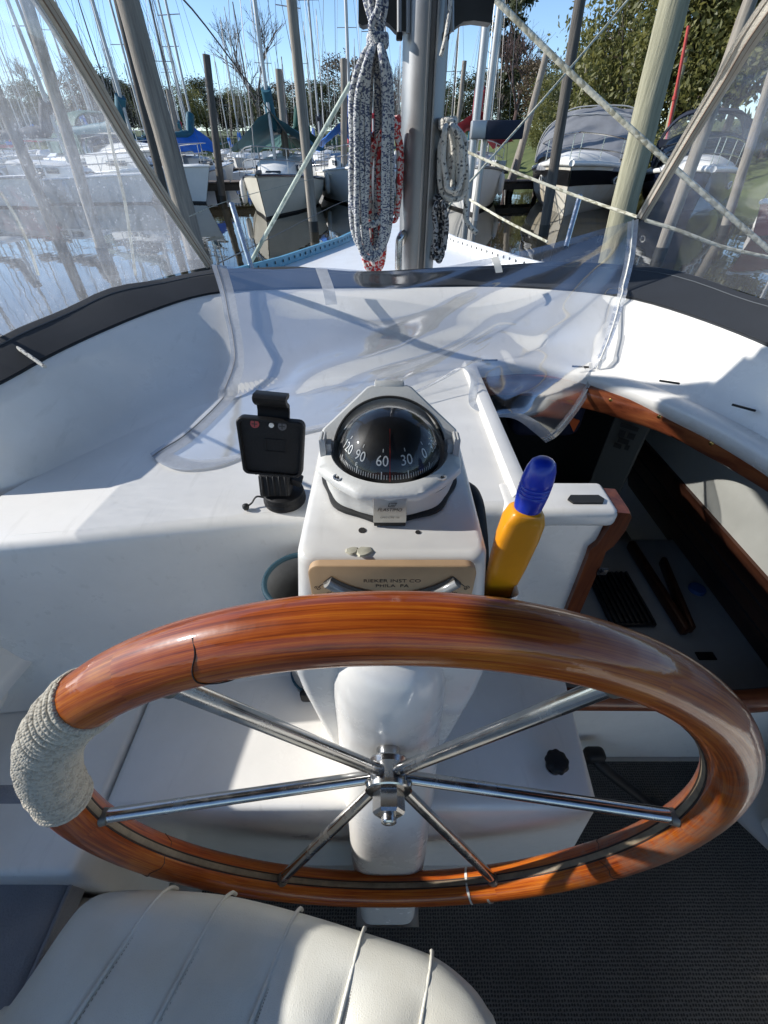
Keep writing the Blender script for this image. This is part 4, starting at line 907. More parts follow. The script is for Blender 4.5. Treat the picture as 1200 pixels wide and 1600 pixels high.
for (u0, v0), (u1, v1) in (((255, 1384), (105, 1612)), ((352, 1393), (237, 1612)), ((462, 1419), (388, 1612)), ((567, 1451), (526, 1612)), ((677, 1489), (655, 1612))):
    a, b = pz(u0, v0, SZ), pz(u1, v1, SZ); d = (a - b).normalized(); a = a - Vector((0, 0, .0035)); b = b - Vector((0, 0, .0052))
    pts = [a + d * .004 + Vector((0, 0, -.05)), a + d * .003 + Vector((0, 0, -.028)), a - d * .006 + Vector((0, 0, -.009)), a - d * .016 + Vector((0, 0, -.0005)), a - d * .033 + Vector((0, 0, .0045)), a - d * .07 + Vector((0, 0, .0052)), b + Vector((0, 0, .0075)), b - d * .30 + Vector((0, 0, .0075))]
    tube_obj('piping', pts, .0025, SEATV, SEAT, 8, sm=5)
    sd_ = Vector((d.y, -d.x, 0)); bm = NB()
    P = catmull([pts[3], pts[4], pts[5], pts[6]], 30)
    for i in range(0, len(P) - 1, 2):
        add_tube(bm, [P[i] + sd_ * .0052 + Vector((0, 0, .0004)), P[i + 1] + sd_ * .0052 + Vector((0, 0, .0004))], .0006, 4)
    tag(obj('stitching', bm, mat('seat_thread', (.3, .27, .22), .8), SEAT, 0), kind='stuff')
bm = NB(); add_box(bm, (-.17, -.25, .725), (.5, .5, .03), .01, 2); obj('seat_board', bm, GEL, SEAT)
bm = NB(); add_lathe(bm, [(.12, FLOOR + .0005), (.12, FLOOR + .012), (.035, FLOOR + .02), (.035, .72)], 28, Vector((-.17, -.25, 0))); obj('seat_post', bm, STEEL, SEAT, 40)

# ================================================================== DODGER (canvas skirt, side windows, roof, zip strips)
DOD = wempty('spray_dodger', (0, .6, RIM), 'charcoal canvas spray dodger with scuffed clear side windows', 'dodger')
def hem_row(i):
    r, h = Rs[i], Hs[i]; o = Vector((r.x - .03, r.y - .35, 0)).normalized()
    wv = .006 * mnoise.noise(Vector((i * .31, 0, 3))) ; wz = .010 * mnoise.noise(Vector((i * .22, 5, 0)))
    a = r + o * .012 + Vector((0, 0, .017)); b = h + Vector((0, 0, wz))
    if r.x < 0:
        k = sun_notch(r.y); a = a - Vector((0, 0, .30 * k)); b = b - Vector((0, 0, .30 * k))  # skirt dips along with the added sun gap in the coaming
    return [a + Vector((0, 0, -.004)), a + o * -.003, a.lerp(b, .3) - o * (.006 + wv), a.lerp(b, .65) - o * (.004 - wv), b - o * .003, b + o * .002, a.lerp(b, .5) + o * .01, a + o * .02]
bm = NB(); add_loft(bm, [hem_row(i) for i in range(NB_)], cap=True); obj('canvas_skirt', bm, CANV, DOD, 60)
bm = NB(); add_tube(bm, [hem_row(i)[3].lerp(hem_row(i)[4], .55) - Vector((Rs[i].x - .03, Rs[i].y - .35, 0)).normalized() * .001 for i in range(0, NB_)], .0011, 5); obj('skirt_seam', bm, mat('seam_thread', (.09, .1, .11), .8), DOD, 60)
bm = NB(); add_tube(bm, [hem_row(i)[0] - Vector((0, 0, .001)) for i in range(0, NB_)], .0035, 6); obj('skirt_cord', bm, CANV, DOD, 60)
# zip strip lines
ZL = [Vector((-.497, 1.372, 1.342)), Vector((-.560, 1.262, 1.575)), EP + ray(66, 0) * .755, Vector((-.67, 1.07, 1.97))]
ZR = [py(1001, 342, 1.40), py(1062, 238, 1.32), py(1125, 135, 1.24), py(1196, 22, 1.15), Vector((.735, 1.04, 1.97))]
ROOF_Y0 = -.75
def near_i(p, side): return min((i for i in range(NB_) if Hs[i].x * side > 0), key=lambda i: (Hs[i] - p).length)
def side_panel(name, Z, side, m_):
    i0 = near_i(Vector((Z[0].x, Z[0].y, 1.33)), side); idx = list(range(i0, 3, -1)) if side < 0 else list(range(i0, NB_ - 4))
    top0, top1 = Z[-1], Vector((side * .95, ROOF_Y0, 1.95)); fr = catmull(Z, 8)
    hs0 = Hs[i0] + Vector((0, 0, -.004))
    if side > 0: fr = [hs0.lerp(fr[0], t / 4) for t in range(4)] + fr
    nf = len(fr); rows = []
    for j, i in enumerate(idx):
        t = j / (len(idx) - 1); bot = Hs[i] + Vector((0, 0, -.004)); tp = top0.lerp(top1, t)
        row = []
        for k in range(25):
            s_ = k / 24; q = bot.lerp(tp, s_)
            fp_ = s_ * (nf - 1); kk = min(int(fp_), nf - 2); frp = fr[kk].lerp(fr[kk + 1], fp_ - kk)
            w0 = max(0, 1 - t * 5); base = fr[0].lerp(fr[-1], s_)
            q = q + (frp - hs0.lerp(top0, s_)) * w0 ** 2
            o = Vector((side, .25, 0)).normalized()
            q = q + o * (.016 * mnoise.noise(Vector((t * 7, s_ * 3.5, side * 9))) + .006 * mnoise.noise(Vector((t * 16 + s_ * 6, s_ * 8, 4)))) * min(1, t * 8) * min(1, s_ * 6)
            row.append(q)
        rows.append(row)
    bm = NB(); add_loft(bm, rows, cap=False, closed=False); return obj(name, bm, m_, DOD, 180)
side_panel('clear_window', ZL, -1, VIN_L); side_panel('clear_window', ZR, 1, VIN_R)
def zip_strip(Z, side, w0, w1):
    P = catmull(Z, 10); bm = NB(); rg = []; bt = NB(); tp = []
    for i, p in enumerate(P):
        t = i / (len(P) - 1); a = P[min(i + 1, len(P) - 1)] - P[max(i - 1, 0)]; vd = (EP - p).normalized(); wd = a.cross(vd).normalized(); w_ = w0 + (w1 - w0) * t
        f = vd * .003
        rg.append([p + wd * w_ - f, p + wd * w_ + f, p + wd * w_ * .35 + f * 1.3, p + wd * w_ * .2 + f * 2.2, p - wd * w_ * .05 + f * 2.2, p - wd * w_ * .2 + f * 1.3, p - wd * w_ + f, p - wd * w_ - f]); tp.append(p + wd * w_ * .08 + f * 2.4)
    add_loft(bm, rg); o = obj('zip_strip', bm, TAPE, DOD, 50)
    add_tube(bt, tp, .0016, 5); obj('zip_teeth', bt, THREAD, o, 60)
    for q in (.55, -.6):
        bt = NB(); add_tube(bt, [r[1].lerp(r[6], (1 - q) / 2) + (EP - r[1]).normalized() * .0006 for r in rg], .0006, 4); obj('zip_stitching', bt, THREAD, o, 60)
zip_strip(ZL, -1, .011, .021); zip_strip(ZR, 1, .013, .022)
# unseen canvas headers, added above the side windows to block sun
for Z, sd__ in ((ZL, -1), (ZR, 1)):
    bm = NB(); a0_ = Z[-1]; a1_ = Vector((sd__ * .95, ROOF_Y0, 1.95)); rr_ = []
    for k in range(13):
        p = a0_.lerp(a1_, k / 12); rr_.append([p + Vector((sd__ * .006, 0, .10)), p + Vector((sd__ * .012, .004, -.02)), p + Vector((sd__ * .012, .01, -.115 - .01 * math.sin(k))), p + Vector((sd__ * .006, .01, -.115 - .01 * math.sin(k))), p + Vector((0, 0, .10))])
    add_loft(bm, rr_); obj('shade_header', bm, CANV, DOD, 60)
# roof canvas (overhead, out of frame; carried by two hoops)
bm = NB(); rows = []
for j in range(9):
    y = 1.05 + (ROOF_Y0 - 1.05) * j / 8; hw = .72 + .23 * min(1, j / 4)
    rows.append([Vector((hw * math.sin(R_(a)) / math.sin(R_(72)), y, 2.03 + .12 * (math.cos(R_(a)) - math.cos(R_(72))))) for a in range(-72, 73, 12)])
add_loft(bm, rows, cap=False, closed=False); obj('roof_canvas', bm, CANV, DOD, 60)
for y, hw in ((.95, .72), (-.7, .95)):
    tube_obj('roof_hoop', [Vector((-hw - .03, y, 1.14)), Vector((-hw, y, 1.7)), Vector((-hw, y, 1.92)), Vector((-hw * .7, y, 2.0)), Vector((0, y, 2.02)), Vector((hw * .7, y, 2.0)), Vector((hw, y, 1.92)), Vector((hw, y, 1.7)), Vector((hw + .03, y, 1.14))], .011, STEEL, DOD, 8) if y < 0 else None
# little cord tied to the skirt, port side
tg = tube_obj('tie_cord', [py(-30, 505, .62), pz(0, 525, 1.325), pz(40, 552, 1.312), pz(70, 573, 1.300)], .0035, ROPEW, DOD, 8)

# ---- loose clear front panel
FPN = wempty('clear_vinyl_panel', (.1, 1.0, DASH), 'loose clear vinyl windscreen panel draped over the dash and companionway', 'vinyl panel')
def cp(lst): return [py(u, v, y) for u, v, y in lst]
top_e = cp([(330, 413, 1.345), (420, 421, 1.335), (500, 418, 1.33), (600, 424, 1.32), (690, 417, 1.33), (760, 404, 1.34), (850, 384, 1.36), (930, 361, 1.38), (998, 342, 1.395)])
left_e = cp([(330, 413, 1.345), (343, 455, 1.26), (352, 500, 1.18), (362, 545, 1.105), (363, 585, 1.01), (335, 645, .87), (295, 695, .755), (262, 722, .70), (246, 737, .672)])
right_e = cp([(998, 342, 1.395), (992, 400, 1.33), (980, 450, 1.27), (962, 515, 1.18), (942, 570, 1.10), (918, 620, 1.03), (890, 660, .97), (870, 682, .94), (853, 692, .925)])
bot_e = cp([(246, 737, .672), (268, 760, .635), (300, 770, .62), (340, 762, .628), (375, 738, .655), (430, 705, .72), (520, 668, .78), (610, 632, .85), (680, 596, .93), (718, 574, .965), (735, 590, .935), (732, 625, .885), (742, 656, .845), (770, 652, .85), (805, 655, .87), (835, 676, .905), (853, 692, .925)])
def sampler(pts):
    P = arc_resample(pts, 97)
    return lambda t: P[min(95, int(t * 96))].lerp(P[min(95, int(t * 96)) + 1], t * 96 - min(95, int(t * 96)))
Tt, Tl, Tr, Tb = sampler(top_e), sampler(left_e), sampler(right_e), sampler(bot_e)
C00, C10, C01, C11 = top_e[0], top_e[-1], left_e[-1], right_e[-1]
def coons(s_, t):
    p = Tt(s_) * (1 - t) + Tb(s_) * t + Tl(t) * (1 - s_) + Tr(t) * s_ - (C00 * (1 - s_) * (1 - t) + C10 * s_ * (1 - t) + C01 * (1 - s_) * t + C11 * s_ * t)
    e = min(1, 6 * min(s_, 1 - s_)) * min(1, 6 * min(t, 1 - t))
    ang = math.atan2(t + .02, 1.02 - s_); rad = math.hypot(t, 1 - s_)
    f = .018 * math.sin(ang * 13 + 1.5 * mnoise.noise(Vector((s_ * 3, t * 3, 0)))) * min(1, rad * 2) * max(0, 1.1 - rad)
    f += .012 * math.sin((s_ * .8 + t * 1.3) * 16 + 2 * mnoise.noise(Vector((s_ * 2, t * 4, 7)))) * t
    f += .014 * mnoise.noise(Vector((s_ * 5, t * 5, 2)))
    d = (EP - p).normalized(); p = p + (d * .7 + Vector((0, 0, .5))) * f * e
    # rest on the dash and coaming instead of cutting through
    if p.x < .24 and p.z < DASH + .004 and p.y > .5: p.z = DASH + .004 + .002 * e
    return p
def clear_coaming(p):
    if p.y < .55: return p
    a = min(range(NB_), key=lambda i: (Bs[i].x - p.x) ** 2 + (Bs[i].y - p.y) ** 2 if True else 0)
    b, r = Bs[a], Rs[a]; o = (r - b); hl = math.hypot(o.x, o.y)
    if hl < 1e-4: return p
    k = ((p.x - b.x) * o.x + (p.y - b.y) * o.y) / hl / hl
    if 0 < k < 1.5:
        z = b.z + min(k, 1) * o.z + (.016 if k < .9 else .03)
        if p.z < z and (p.x < .24 or k > .05): p = Vector((p.x, p.y, z))
    return p
def patch(name, s0, s1, t0, t1, ns, nt_, m_, off=0.0, par=None):
    bm = NB(); rows = []
    for i in range(ns + 1):
        row = []
        for j in range(nt_ + 1):
            p = clear_coaming(coons(s0 + (s1 - s0) * i / ns, t0 + (t1 - t0) * j / nt_))
            row.append(p + (EP - p).normalized() * off)
        rows.append(row)
    add_loft(bm, rows, cap=False, closed=False); return obj(name, bm, m_, par or FPN, 180)
patch('sheet', 0, 1, 0, 1, 110, 90, VIN_F)
patch('hem_tape', 0, .036, 0, 1, 4, 90, VIN_H, .0015); patch('hem_fold', .004, .016, 0, 1, 3, 90, VIN_H, .003); patch('hem_tape', .975, 1, 0, 1, 4, 90, VIN_H, .0015); patch('hem_tape', 0, 1, .955, 1, 110, 5, VIN_H, .0015)
bm = NB(); add_tube(bm, [clear_coaming(coons(.986, j / 80)) + Vector((0, -.002, .002)) for j in range(81)], .0017, 6); obj('hem_piping', bm, mat('white_piping', (.68, .67, .62), .5), FPN, 60)
bm = NB(); add_tube(bm, [clear_coaming(coons(.012, j / 80)) + Vector((0, -.002, .002)) for j in range(81)], .0009, 5); obj('hem_stitching', bm, mat('grey_thread', (.3, .28, .26), .8), FPN, 60)
patch('strap', .245, .272, .0, .20, 3, 20, VIN_H, .004); patch('strap', .655, .672, .0, .10, 3, 14, mat('strap_white', (.55, .54, .5), .6, var=.1), .004)

# ================================================================== MAST AND ROPES
MX, MY = .106, 1.60
MAST = wempty('mast', (MX, MY, DECK), 'grey aluminium mast with a central track standing on the foredeck', 'mast')
mpx = [( math.cos(a) * .0575, math.copysign(abs(math.sin(a)) ** .75, math.sin(a)) * .075) for a in [2 * math.pi * k / 40 for k in range(40)]]
bm = NB(); add_loft(bm, [[Vector((MX + x * q, MY + y, z)) for x, y in mpx] for z, q in ((DECK, .95), (1.5, 1.0), (2.2, 1.03), (4.2, 1.03), (9.5, 1.0))]); obj('tube', bm, ALU, MAST, 60)
bm = NB(); add_box(bm, (MX + .012, MY - .0755, 5.4), (.010, .006, 8.2), .001); obj('track', bm, ALUD, MAST)
for s in (-1, 1):
    bm = NB(); add_box(bm, (MX + .012 + s * .010, MY - .0745, 5.4), (.005, .008, 8.2), .001); obj('track_flange', bm, ALU, MAST)
def px_prism(name, pxl, y0, y1, m_, par):
    bm = NB(); add_loft(bm, [[py(u, v, y0) for u, v in pxl], [py(u, v, y0) + Vector((0, y1 - y0, 0)) for u, v in pxl]]); return obj(name, bm, m_, par, 40)
px_prism('bracket', [(560, -60), (560, 36), (566, 40), (582, 36), (598, 31), (608, 37), (618, 48), (641, 50), (641, -60)], 1.56, 1.61, BLKM, MAST)
px_prism('bracket', [(689, -60), (689, 51), (702, 52), (712, 42), (724, 34), (740, 32), (756, 34), (768, 36), (773, 0), (774, -60)], 1.56, 1.61, BLKM, MAST)
for u, v0, v1 in ((624, -40, 56), (638, -40, 52), (695, -40, 55), (706, -40, 50)):
    tube_obj('sail_track_bar', [py(u, v0, 1.545), py(u, v1, 1.545)], .006, ALU, MAST, 8, sm=1)
for u, v in ((624, 57), (697, 57)):
    bm = NB(); add_box(bm, py(u, v, 1.545), (.016, .02, .014), .003, 2); obj('track_stop', bm, BLK, MAST)
for u, v in ((622, 252), (621, 283), (686, 250), (684, 284)):
    bm = NB(); c = py(u, v, 1.56); add_box(bm, c, (.014, .03, .012), .003, 2); add_tube(bm, [c + Vector((0, -.016, -.026)), c + Vector((0, -.022, 0)), c + Vector((0, -.016, .026))], [.004, .006, .004], 8); obj('cleat', bm, BLKM, MAST, 50)
HB = tube_obj('halyard', [py(705, -20, 1.52), py(702, 20, 1.52), py(696, 60, 1.51), py(689, 88, 1.51)], .005, ROPEW, None, 8)
tag(HB, 'short white halyard end hanging beside the mast track', 'rope')

def coil(name, label, knot, lefts, rights, bots, y, rr, m_, up=None, wraps=5, neck=14):
    root = wempty(name, tuple(py(knot[0], max(bots), y)), label, 'rope')
    n = len(lefts)
    for k in range(n):
        ul, ur, vb = lefts[k], rights[k], bots[k]; yo = y + .042 * math.sin(k * 2.4); kx, kv = knot
        um = (ul + ur) / 2; h = vb - kv
        jt = [random.uniform(-2.5, 2.5) for _ in range(8)]
        P = [(kx - 2, kv + 2, y), (kx - (kx - ul) * .55 + jt[0], kv + h * .09, yo - .006), (ul + jt[1] * .5, kv + h * .28, yo), (ul + jt[2], kv + h * .55, yo), (ul + jt[3], kv + h * .82, yo), (ul * .7 + um * .3, vb - h * .04, yo - .004), (um, vb, yo - .006),
             (ur * .7 + um * .3, vb - h * .04, yo - .004), (ur + jt[4], kv + h * .80, yo), (ur + jt[5], kv + h * .5, yo), (ur + jt[6] * .5, kv + h * .25, yo), (kx + (ur - kx) * .5, kv + h * .08, yo - .006), (kx + 2, kv + 2, y)]
        tube_obj('loop', cp(P), rr, m_, root, 8, sm=7)
    pts = []
    for i in range(wraps * 14 + 1):
        a = 2 * math.pi * i / 14; v = knot[1] - neck * .4 + neck * i / (wraps * 14); c = py(knot[0], v, y); pts.append(c + Vector((.019 * math.cos(a), .019 * math.sin(a), 0)))
    bm = NB(); add_tube(bm, pts, rr, 8); obj('wrap', bm, m_, root, 60)
    if up:
        for q in up: tube_obj('hanging_strand', cp(q), rr, m_, root, 8)
    return root
random.seed(11)
L1 = [549, 553, 557, 561, 565, 551, 569, 573, 559, 577, 566, 571]; R1 = [611, 607, 603, 609, 599, 604, 595, 601, 610, 590, 606, 597]; B1 = [392, 380, 404, 366, 388, 352, 374, 400, 340, 384, 396, 360]
coil('rope_coil', 'long hank of white rope with blue flecks hung left of the mast', (590, 62), L1, R1, B1, 1.47, .0078, ROPEB, up=[[(590, 60, 1.47), (580, 30, 1.48), (571, -5, 1.49), (570, -40, 1.5)], [(590, 60, 1.47), (588, 30, 1.46), (580, 5, 1.46), (582, -40, 1.46)], [(592, 60, 1.47), (598, 30, 1.47), (602, 0, 1.47), (598, -40, 1.47)], [(590, 70, 1.45), (580, 40, 1.45), (592, 10, 1.45), (592, -40, 1.45)]])
coil('rope_coil', 'red and white rope hank behind the blue flecked hank at mast foot', (612, 190), [566, 572, 578, 600, 606], [602, 598, 592, 626, 622], [424, 419, 412, 330, 345], 1.52, .0070, ROPER, wraps=3)
coil('rope_coil', 'pale grey rope hank hung on the right side of the mast', (700, 192), [689, 692, 695, 699, 703, 707, 697], [728, 724, 720, 717, 713, 715, 709], [312, 305, 298, 309, 288, 302, 294], 1.53, .0072, ROPEW, wraps=3, up=[[(704, 195, 1.53), (722, 225, 1.53), (729, 260, 1.53), (729, 310, 1.53), (727, 338, 1.53), (735, 354, 1.52), (745, 364, 1.52)]])
coil('rope_coil', 'dark flecked rope coil at the right foot of the mast', (688, 312), [673, 676, 679, 682], [694, 692, 696, 690], [404, 398, 392, 408], 1.55, .0072, ROPEK, wraps=3)

def line(label, P, r, m_=LINEW, name='dock_line', sm=5):
    o = tube_obj(name, cp(P), r, m_, None, 6, sm=sm); tag(o, label, 'rope'); return o
line('thick white sheet running from upper centre down past the right window', [(765, -10, 2.3), (900, 122, 2.2), (1060, 268, 2.05), (1215, 402, 1.9)], .0095, LINEW, 'sheet_rope')
line('thin pale line crossing from upper right to right of the mast', [(985, -5, 4.5), (900, 96, 4.0), (790, 222, 3.6), (690, 334, 3.2)], .007, LINEW)
line('white mooring line from the mast to the lifted vinyl corner', [(705, 226, 2.6), (780, 259, 2.4), (900, 306, 2.2), (996, 339, 2.0)], .0055, LINEW)
line('white mooring line behind the right window above the skirt', [(1008, 344, 1.95), (1060, 360, 1.9), (1130, 386, 1.85), (1210, 404, 1.8)], .006, LINEW)
line('white line dropping from right of mast to the vinyl panel', [(734, 312, 2.9), (790, 345, 2.6), (855, 378, 2.4)], .006, LINEW)
line('pale green line slanting from the rope hank down to the left rail', [(548, 130, 2.3), (470, 268, 2.3), (386, 420, 2.3)], .0085, LINEG)
line('grey mooring line low on the left reaching the near piling', [(296, 338, 5.2), (350, 316, 7), (420, 296, 10), (520, 272, 14)], .0045, LINEW)
line('thin wire stay crossing the sky left of centre', [(225, -60, 5), (300, 14, 6), (372, 108, 8), (468, 236, 12)], .008, WIRE, 'wire_stay', 3)
line('thin wire crossing low over the water below the white bow', [(340, 412, 2.6), (430, 368, 5), (520, 322, 9), (560, 305, 12)], .004, WIRE, 'wire_stay', 3)
line('dangling tan cord behind the left window', [(0, 300, 1.9), (25, 340, 1.9), (45, 385, 1.9), (60, 430, 1.9)], .006, LINEW)
line('thin tan cord hanging behind the left window centre', [(165, 180, 1.75), (180, 250, 1.75), (196, 320, 1.75), (212, 430, 1.75)], .005, LINEW)

# ================================================================== HARBOUR: BOATS
HW = mat('boat_white', (0.72, 0.71, 0.67), 0.35, var=.05, vscale=1.5, rvar=.08); HCR = mat('boat_cream', (0.62, 0.58, 0.48), 0.35, var=.07, vscale=1.5)
STAIN = mat('stained_hull', (0.70, 0.68, 0.62), 0.35, col2=(0.55, 0.47, 0.33), vscale=1.1)
NAVY = mat('navy_gelcoat', (0.012, 0.016, 0.035), 0.15, coat=.5); ANTIF = mat('antifouling', (0.02, 0.02, 0.022), 0.7); BLKBAND = mat('black_band', (0.012, 0.012, 0.013), 0.2)
WIN = mat('dark_window', (0.015, 0.02, 0.025), 0.08, coat=.5)
TBLUE = mat('blue_tarp', (0.005, 0.13, 0.50), 0.55, var=.15, vscale=3); TTEAL = mat('teal_tarp', (0.008, 0.09, 0.13), 0.7, var=.2, vscale=3); TRED = mat('red_canvas', (0.32, 0.02, 0.035), 0.75, var=.2, vscale=3)
TGRN = mat('green_canvas', (0.01, 0.07, 0.055), 0.75, var=.2, vscale=3); TGREY = mat('grey_canvas', (0.17, 0.175, 0.185), 0.8, var=.2, vscale=2); TNAVY = mat('navy_canvas', (0.012, 0.016, 0.03), 0.8, var=.2, vscale=3)
SPAR = mat('spar_alu', (0.42, 0.42, 0.41), 0.45, .7, var=.1, vscale=2); SPARD = mat('spar_dark', (0.16, 0.155, 0.15), 0.5, .4, var=.15, vscale=2); SPARW = mat('furled_sail', (0.5, 0.47, 0.4), 0.8, var=.15, vscale=2)
FEND = mat('fender_white', (0.6, 0.58, 0.54), 0.5)
def sstep(a, b, x): t = max(0, min(1, (x - a) / (b - a))); return t * t * (3 - 2 * t)
def hull_rings(L, beam, fr, rake, tr=.72, n=15):
    rings = []
    for i in range(n):
        t = (i / (n - 1)) ** 1.25
        hb = beam / 2 * min(1, (1 - (1 - min(1, t / .6)) ** 1.5)) * (1 - (1 - tr) * sstep(.55, 1, t)) + .012
        fz = fr * (1.18 - .30 * sstep(0, .7, t)); y = t * L
        sec = []
        for k, (wz, ww) in enumerate(((-.35, .1), (-.12, .62), (.06, .80), (.35, .91), (.7, .97), (1.0, 1.0))):
            z = wz * fz if wz > 0 else wz
            yo = -rake * max(0, z) / fr * (1 - sstep(0, .5, t))
            fl = ww if t > .25 else ww ** (1 + 1.6 * (1 - t / .25))
            sec.append((hb * fl, y + yo, z))
        rings.append([Vector((-x, y_, z)) for x, y_, z in sec] + [Vector((x, y_, z)) for x, y_, z in sec[::-1]])
    return rings
def far_tarp(bm, p0, p1, w_, drop, seed, nx=12, ny=8, peak=0.0):
    """sheet draped over a ridge from p0 to p1"""
    p0, p1 = Vector(p0), Vector(p1); d = (p1 - p0); s_ = Vector((d.y, -d.x, 0)).normalized(); rows = []
    for i in range(nx + 1):
        t = i / nx; r = []
        for j in range(-ny, ny + 1):
            q = j / ny; p = p0.lerp(p1, t) + s_ * w_ * q * (1 + .15 * math.sin(t * 9 + seed)) + Vector((0, 0, -drop * abs(q) ** 1.25 * (1 + .25 * mnoise.noise(Vector((t * 4, q * 2, seed)))) + peak * max(0, 1 - t * 4) * (1 - abs(q))))
            p += Vector((0, 0, .07 * mnoise.noise(Vector((t * 6, q * 5, seed + 5)))))
            r.append(p)
        rows.append(r)
    add_loft(bm, rows, cap=False, closed=False)
def sail_boat(label, loc, rz, L=7.5, beam=2.5, fr=.95, rake=.5, hullm=HW, rail=NAVY, mast_y=.38, mast_h=10.0, mast_r=.055, cover=None, tarp=None, pulpit=True, group=None, detail=True, stays=True, spar=SPAR, name='moored_sailboat', fenders=True):
    root = empty(name, loc, rz, label, 'sailboat', group)
    R = hull_rings(L, beam, fr, rake)
    bm = NB(); add_loft(bm, R, cap=False); bm.faces.new([bm.verts.new(p) for p in R[-1]]); obj('hull', bm, hullm, root, 50)
    n = 12
    bm = NB()
    for sl in (slice(0, 3), slice(9, 12)): add_loft(bm, [[p + Vector((math.copysign(.006, p.x), -.004, 0)) for p in r[sl]] for r in R], cap=False, closed=False)
    for v in bm.verts: v.co.z = min(v.co.z, .085)
    obj('boot_stripe', bm, ANTIF, root, 50)
    for s in (0, 1):
        bm = NB(); add_tube(bm, [(r[5] if s == 0 else r[6]) + Vector((0, 0, -.02)) for r in R], .035, 6); obj('rub_rail', bm, rail, root, 60)
    bm = NB(); vs = [(bm.verts.new(r[5] + Vector((0, 0, -.015))), bm.verts.new((r[5] + r[6]) / 2 + Vector((0, 0, .04))), bm.verts.new(r[6] + Vector((0, 0, -.015)))) for r in R]
    for a, b in zip(vs[:-1], vs[1:]):
        for k in range(2): bm.faces.new((a[k], a[k + 1], b[k + 1], b[k]))
    obj('deck', bm, HW, root, 60)
    # cabin trunk
    y0, y1 = L * .27, L * .66; dz = fr * .93
    bm = NB(); rg = []
    for y, hw, h in ((y0, .30, .02), (y0 + .25, .42, .22), (y0 + .9, .56, .40), (y1 - .1, .62, .46), (y1, .62, .46)):
        k = beam / 2.5; rg.append([Vector((-hw * k * 1.08, y, dz - .05)), Vector((-hw * k, y, dz + h)), Vector((-hw * k * .8, y, dz + h + .07)), Vector((0, y, dz + h + .11)), Vector((hw * k * .8, y, dz + h + .07)), Vector((hw * k, y, dz + h)), Vector((hw * k * 1.08, y, dz - .05))])
    add_loft(bm, rg); cab = obj('cabin', bm, HW, root, 35)
    if detail:
        bm = NB(); a, b = rg[1][2] + Vector((.05, -.012, -.10)), rg[1][4] + Vector((-.05, -.012, -.10))
        add_box(bm, (0, y0 + .32, dz + .17), (.5, .5, .12), .04, 2); obj('windscreen', bm, WIN, cab, 50)
        for s in (-1, 1):
            for yy in (y0 + 1.1, y0 + 1.75):
                if yy < y1 - .3: bm = NB(); add_box(bm, (s * .605 * beam / 2.5, yy, dz + .26), (.035, .5, .16), .012, 2); obj('window', bm, WIN, cab, 50)
    my = L * mast_y; mz = dz + .35
    bm = NB(); add_tube(bm, [(0, my, mz - .2), (0, my, mz + mast_h * .6), (0, my, mz + mast_h)], [mast_r, mast_r, mast_r * .7], 8); ms = obj('mast', bm, spar, root, 60)
    bm = NB(); add_tube(bm, [(-.55, my, mz + mast_h * .52), (.55, my, mz + mast_h * .52)], .018, 5); obj('spreader', bm, spar, ms, 60)
    bm = NB(); add_tube(bm, [(0, my + .05, mz + .75), (0, my + L * .42, mz + .85)], .045, 6); bo = obj('boom', bm, spar, root, 60)
    if cover:
        bm = NB(); cs = [Vector((0, my + .0 + L * .41 * t, mz + .86 + .12 * (1 - t) + .75 * max(0, 1 - t * 7))) for t in [k / 14 for k in range(15)]]
        add_tube(bm, cs, [.16 - .07 * k / 14 + .03 * mnoise.noise(Vector((k * .9, L, 0))) for k in range(15)], 8, flat=1.25); obj('sail_cover', bm, cover, bo, 60)
    if tarp:
        bm = NB(); far_tarp(bm, (0, my - .1, mz + .95), (0, my + L * .5, mz + .85), beam * .44, .55, L, peak=.3); obj('tarp', bm, tarp, root, 180)
    if pulpit:
        for z in (.32, .58):
            pts = [R[k][5] * 1.0 + Vector((.05, 0, z)) for k in (7, 5, 3, 1)] + [Vector((0, R[0][5].y - .02, R[0][5].z + z))] + [R[k][6] + Vector((-.05, 0, z)) for k in (1, 3, 5, 7)]
            tube_obj('pulpit_rail', pts, .014, SPAR, root, 5, sm=3)
        for k in (1, 4, 7):
            for s in (5, 6): bm = NB(); q = R[k][s] + Vector((.05 if s == 5 else -.05, 0, 0)); add_tube(bm, [q, q + Vector((0, 0, .58))], .012, 5); obj('stanchion', bm, SPAR, root, 60)
        bm = NB(); add_box(bm, (.05, R[0][5].y + .12, R[0][5].z + .05), (.12, .4, .10), .03, 2); obj('anchor_roller', bm, SPARD, root, 50)
    if stays:
        for a, b in (((0, R[0][5].y + .05, R[0][5].z), (0, my, mz + mast_h * .97)), ((-beam * .46, my + .2, fr), (-.55, my, mz + mast_h * .52)), ((beam * .46, my + .2, fr), (.55, my, mz + mast_h * .52)), ((-.55, my, mz + mast_h * .52), (0, my, mz + mast_h * .97)), ((.55, my, mz + mast_h * .52), (0, my, mz + mast_h * .97)), ((0, L, fr), (0, my, mz + mast_h * .98))):
            bm = NB(); add_tube(bm, [a, b], .008, 4); obj('stay', bm, WIRE, ms, 60)
    if fenders:
        for s in (-1, 1):
            bm = NB(); q = R[6][5 if s < 0 else 6]; add_lathe(bm, [(.01, -.62), (.07, -.58), (.10, -.45), (.10, -.15), (.07, -.03), (.02, .0), (.015, .05)], 12, q + Vector((s * .08, 0, -.1))); obj('fender', bm, FEND, root, 60)
    return root
def wl(u, v): p = pz(u, v, 0); return (p.x, p.y, 0)
sail_boat('white sailboat with navy gunwale and teal tarp, bow towards us left of centre', wl(417, 343), R_(1), 6.8, 2.75, .88, .45, HCR, NAVY, mast_h=8.5, cover=TTEAL, tarp=TTEAL)
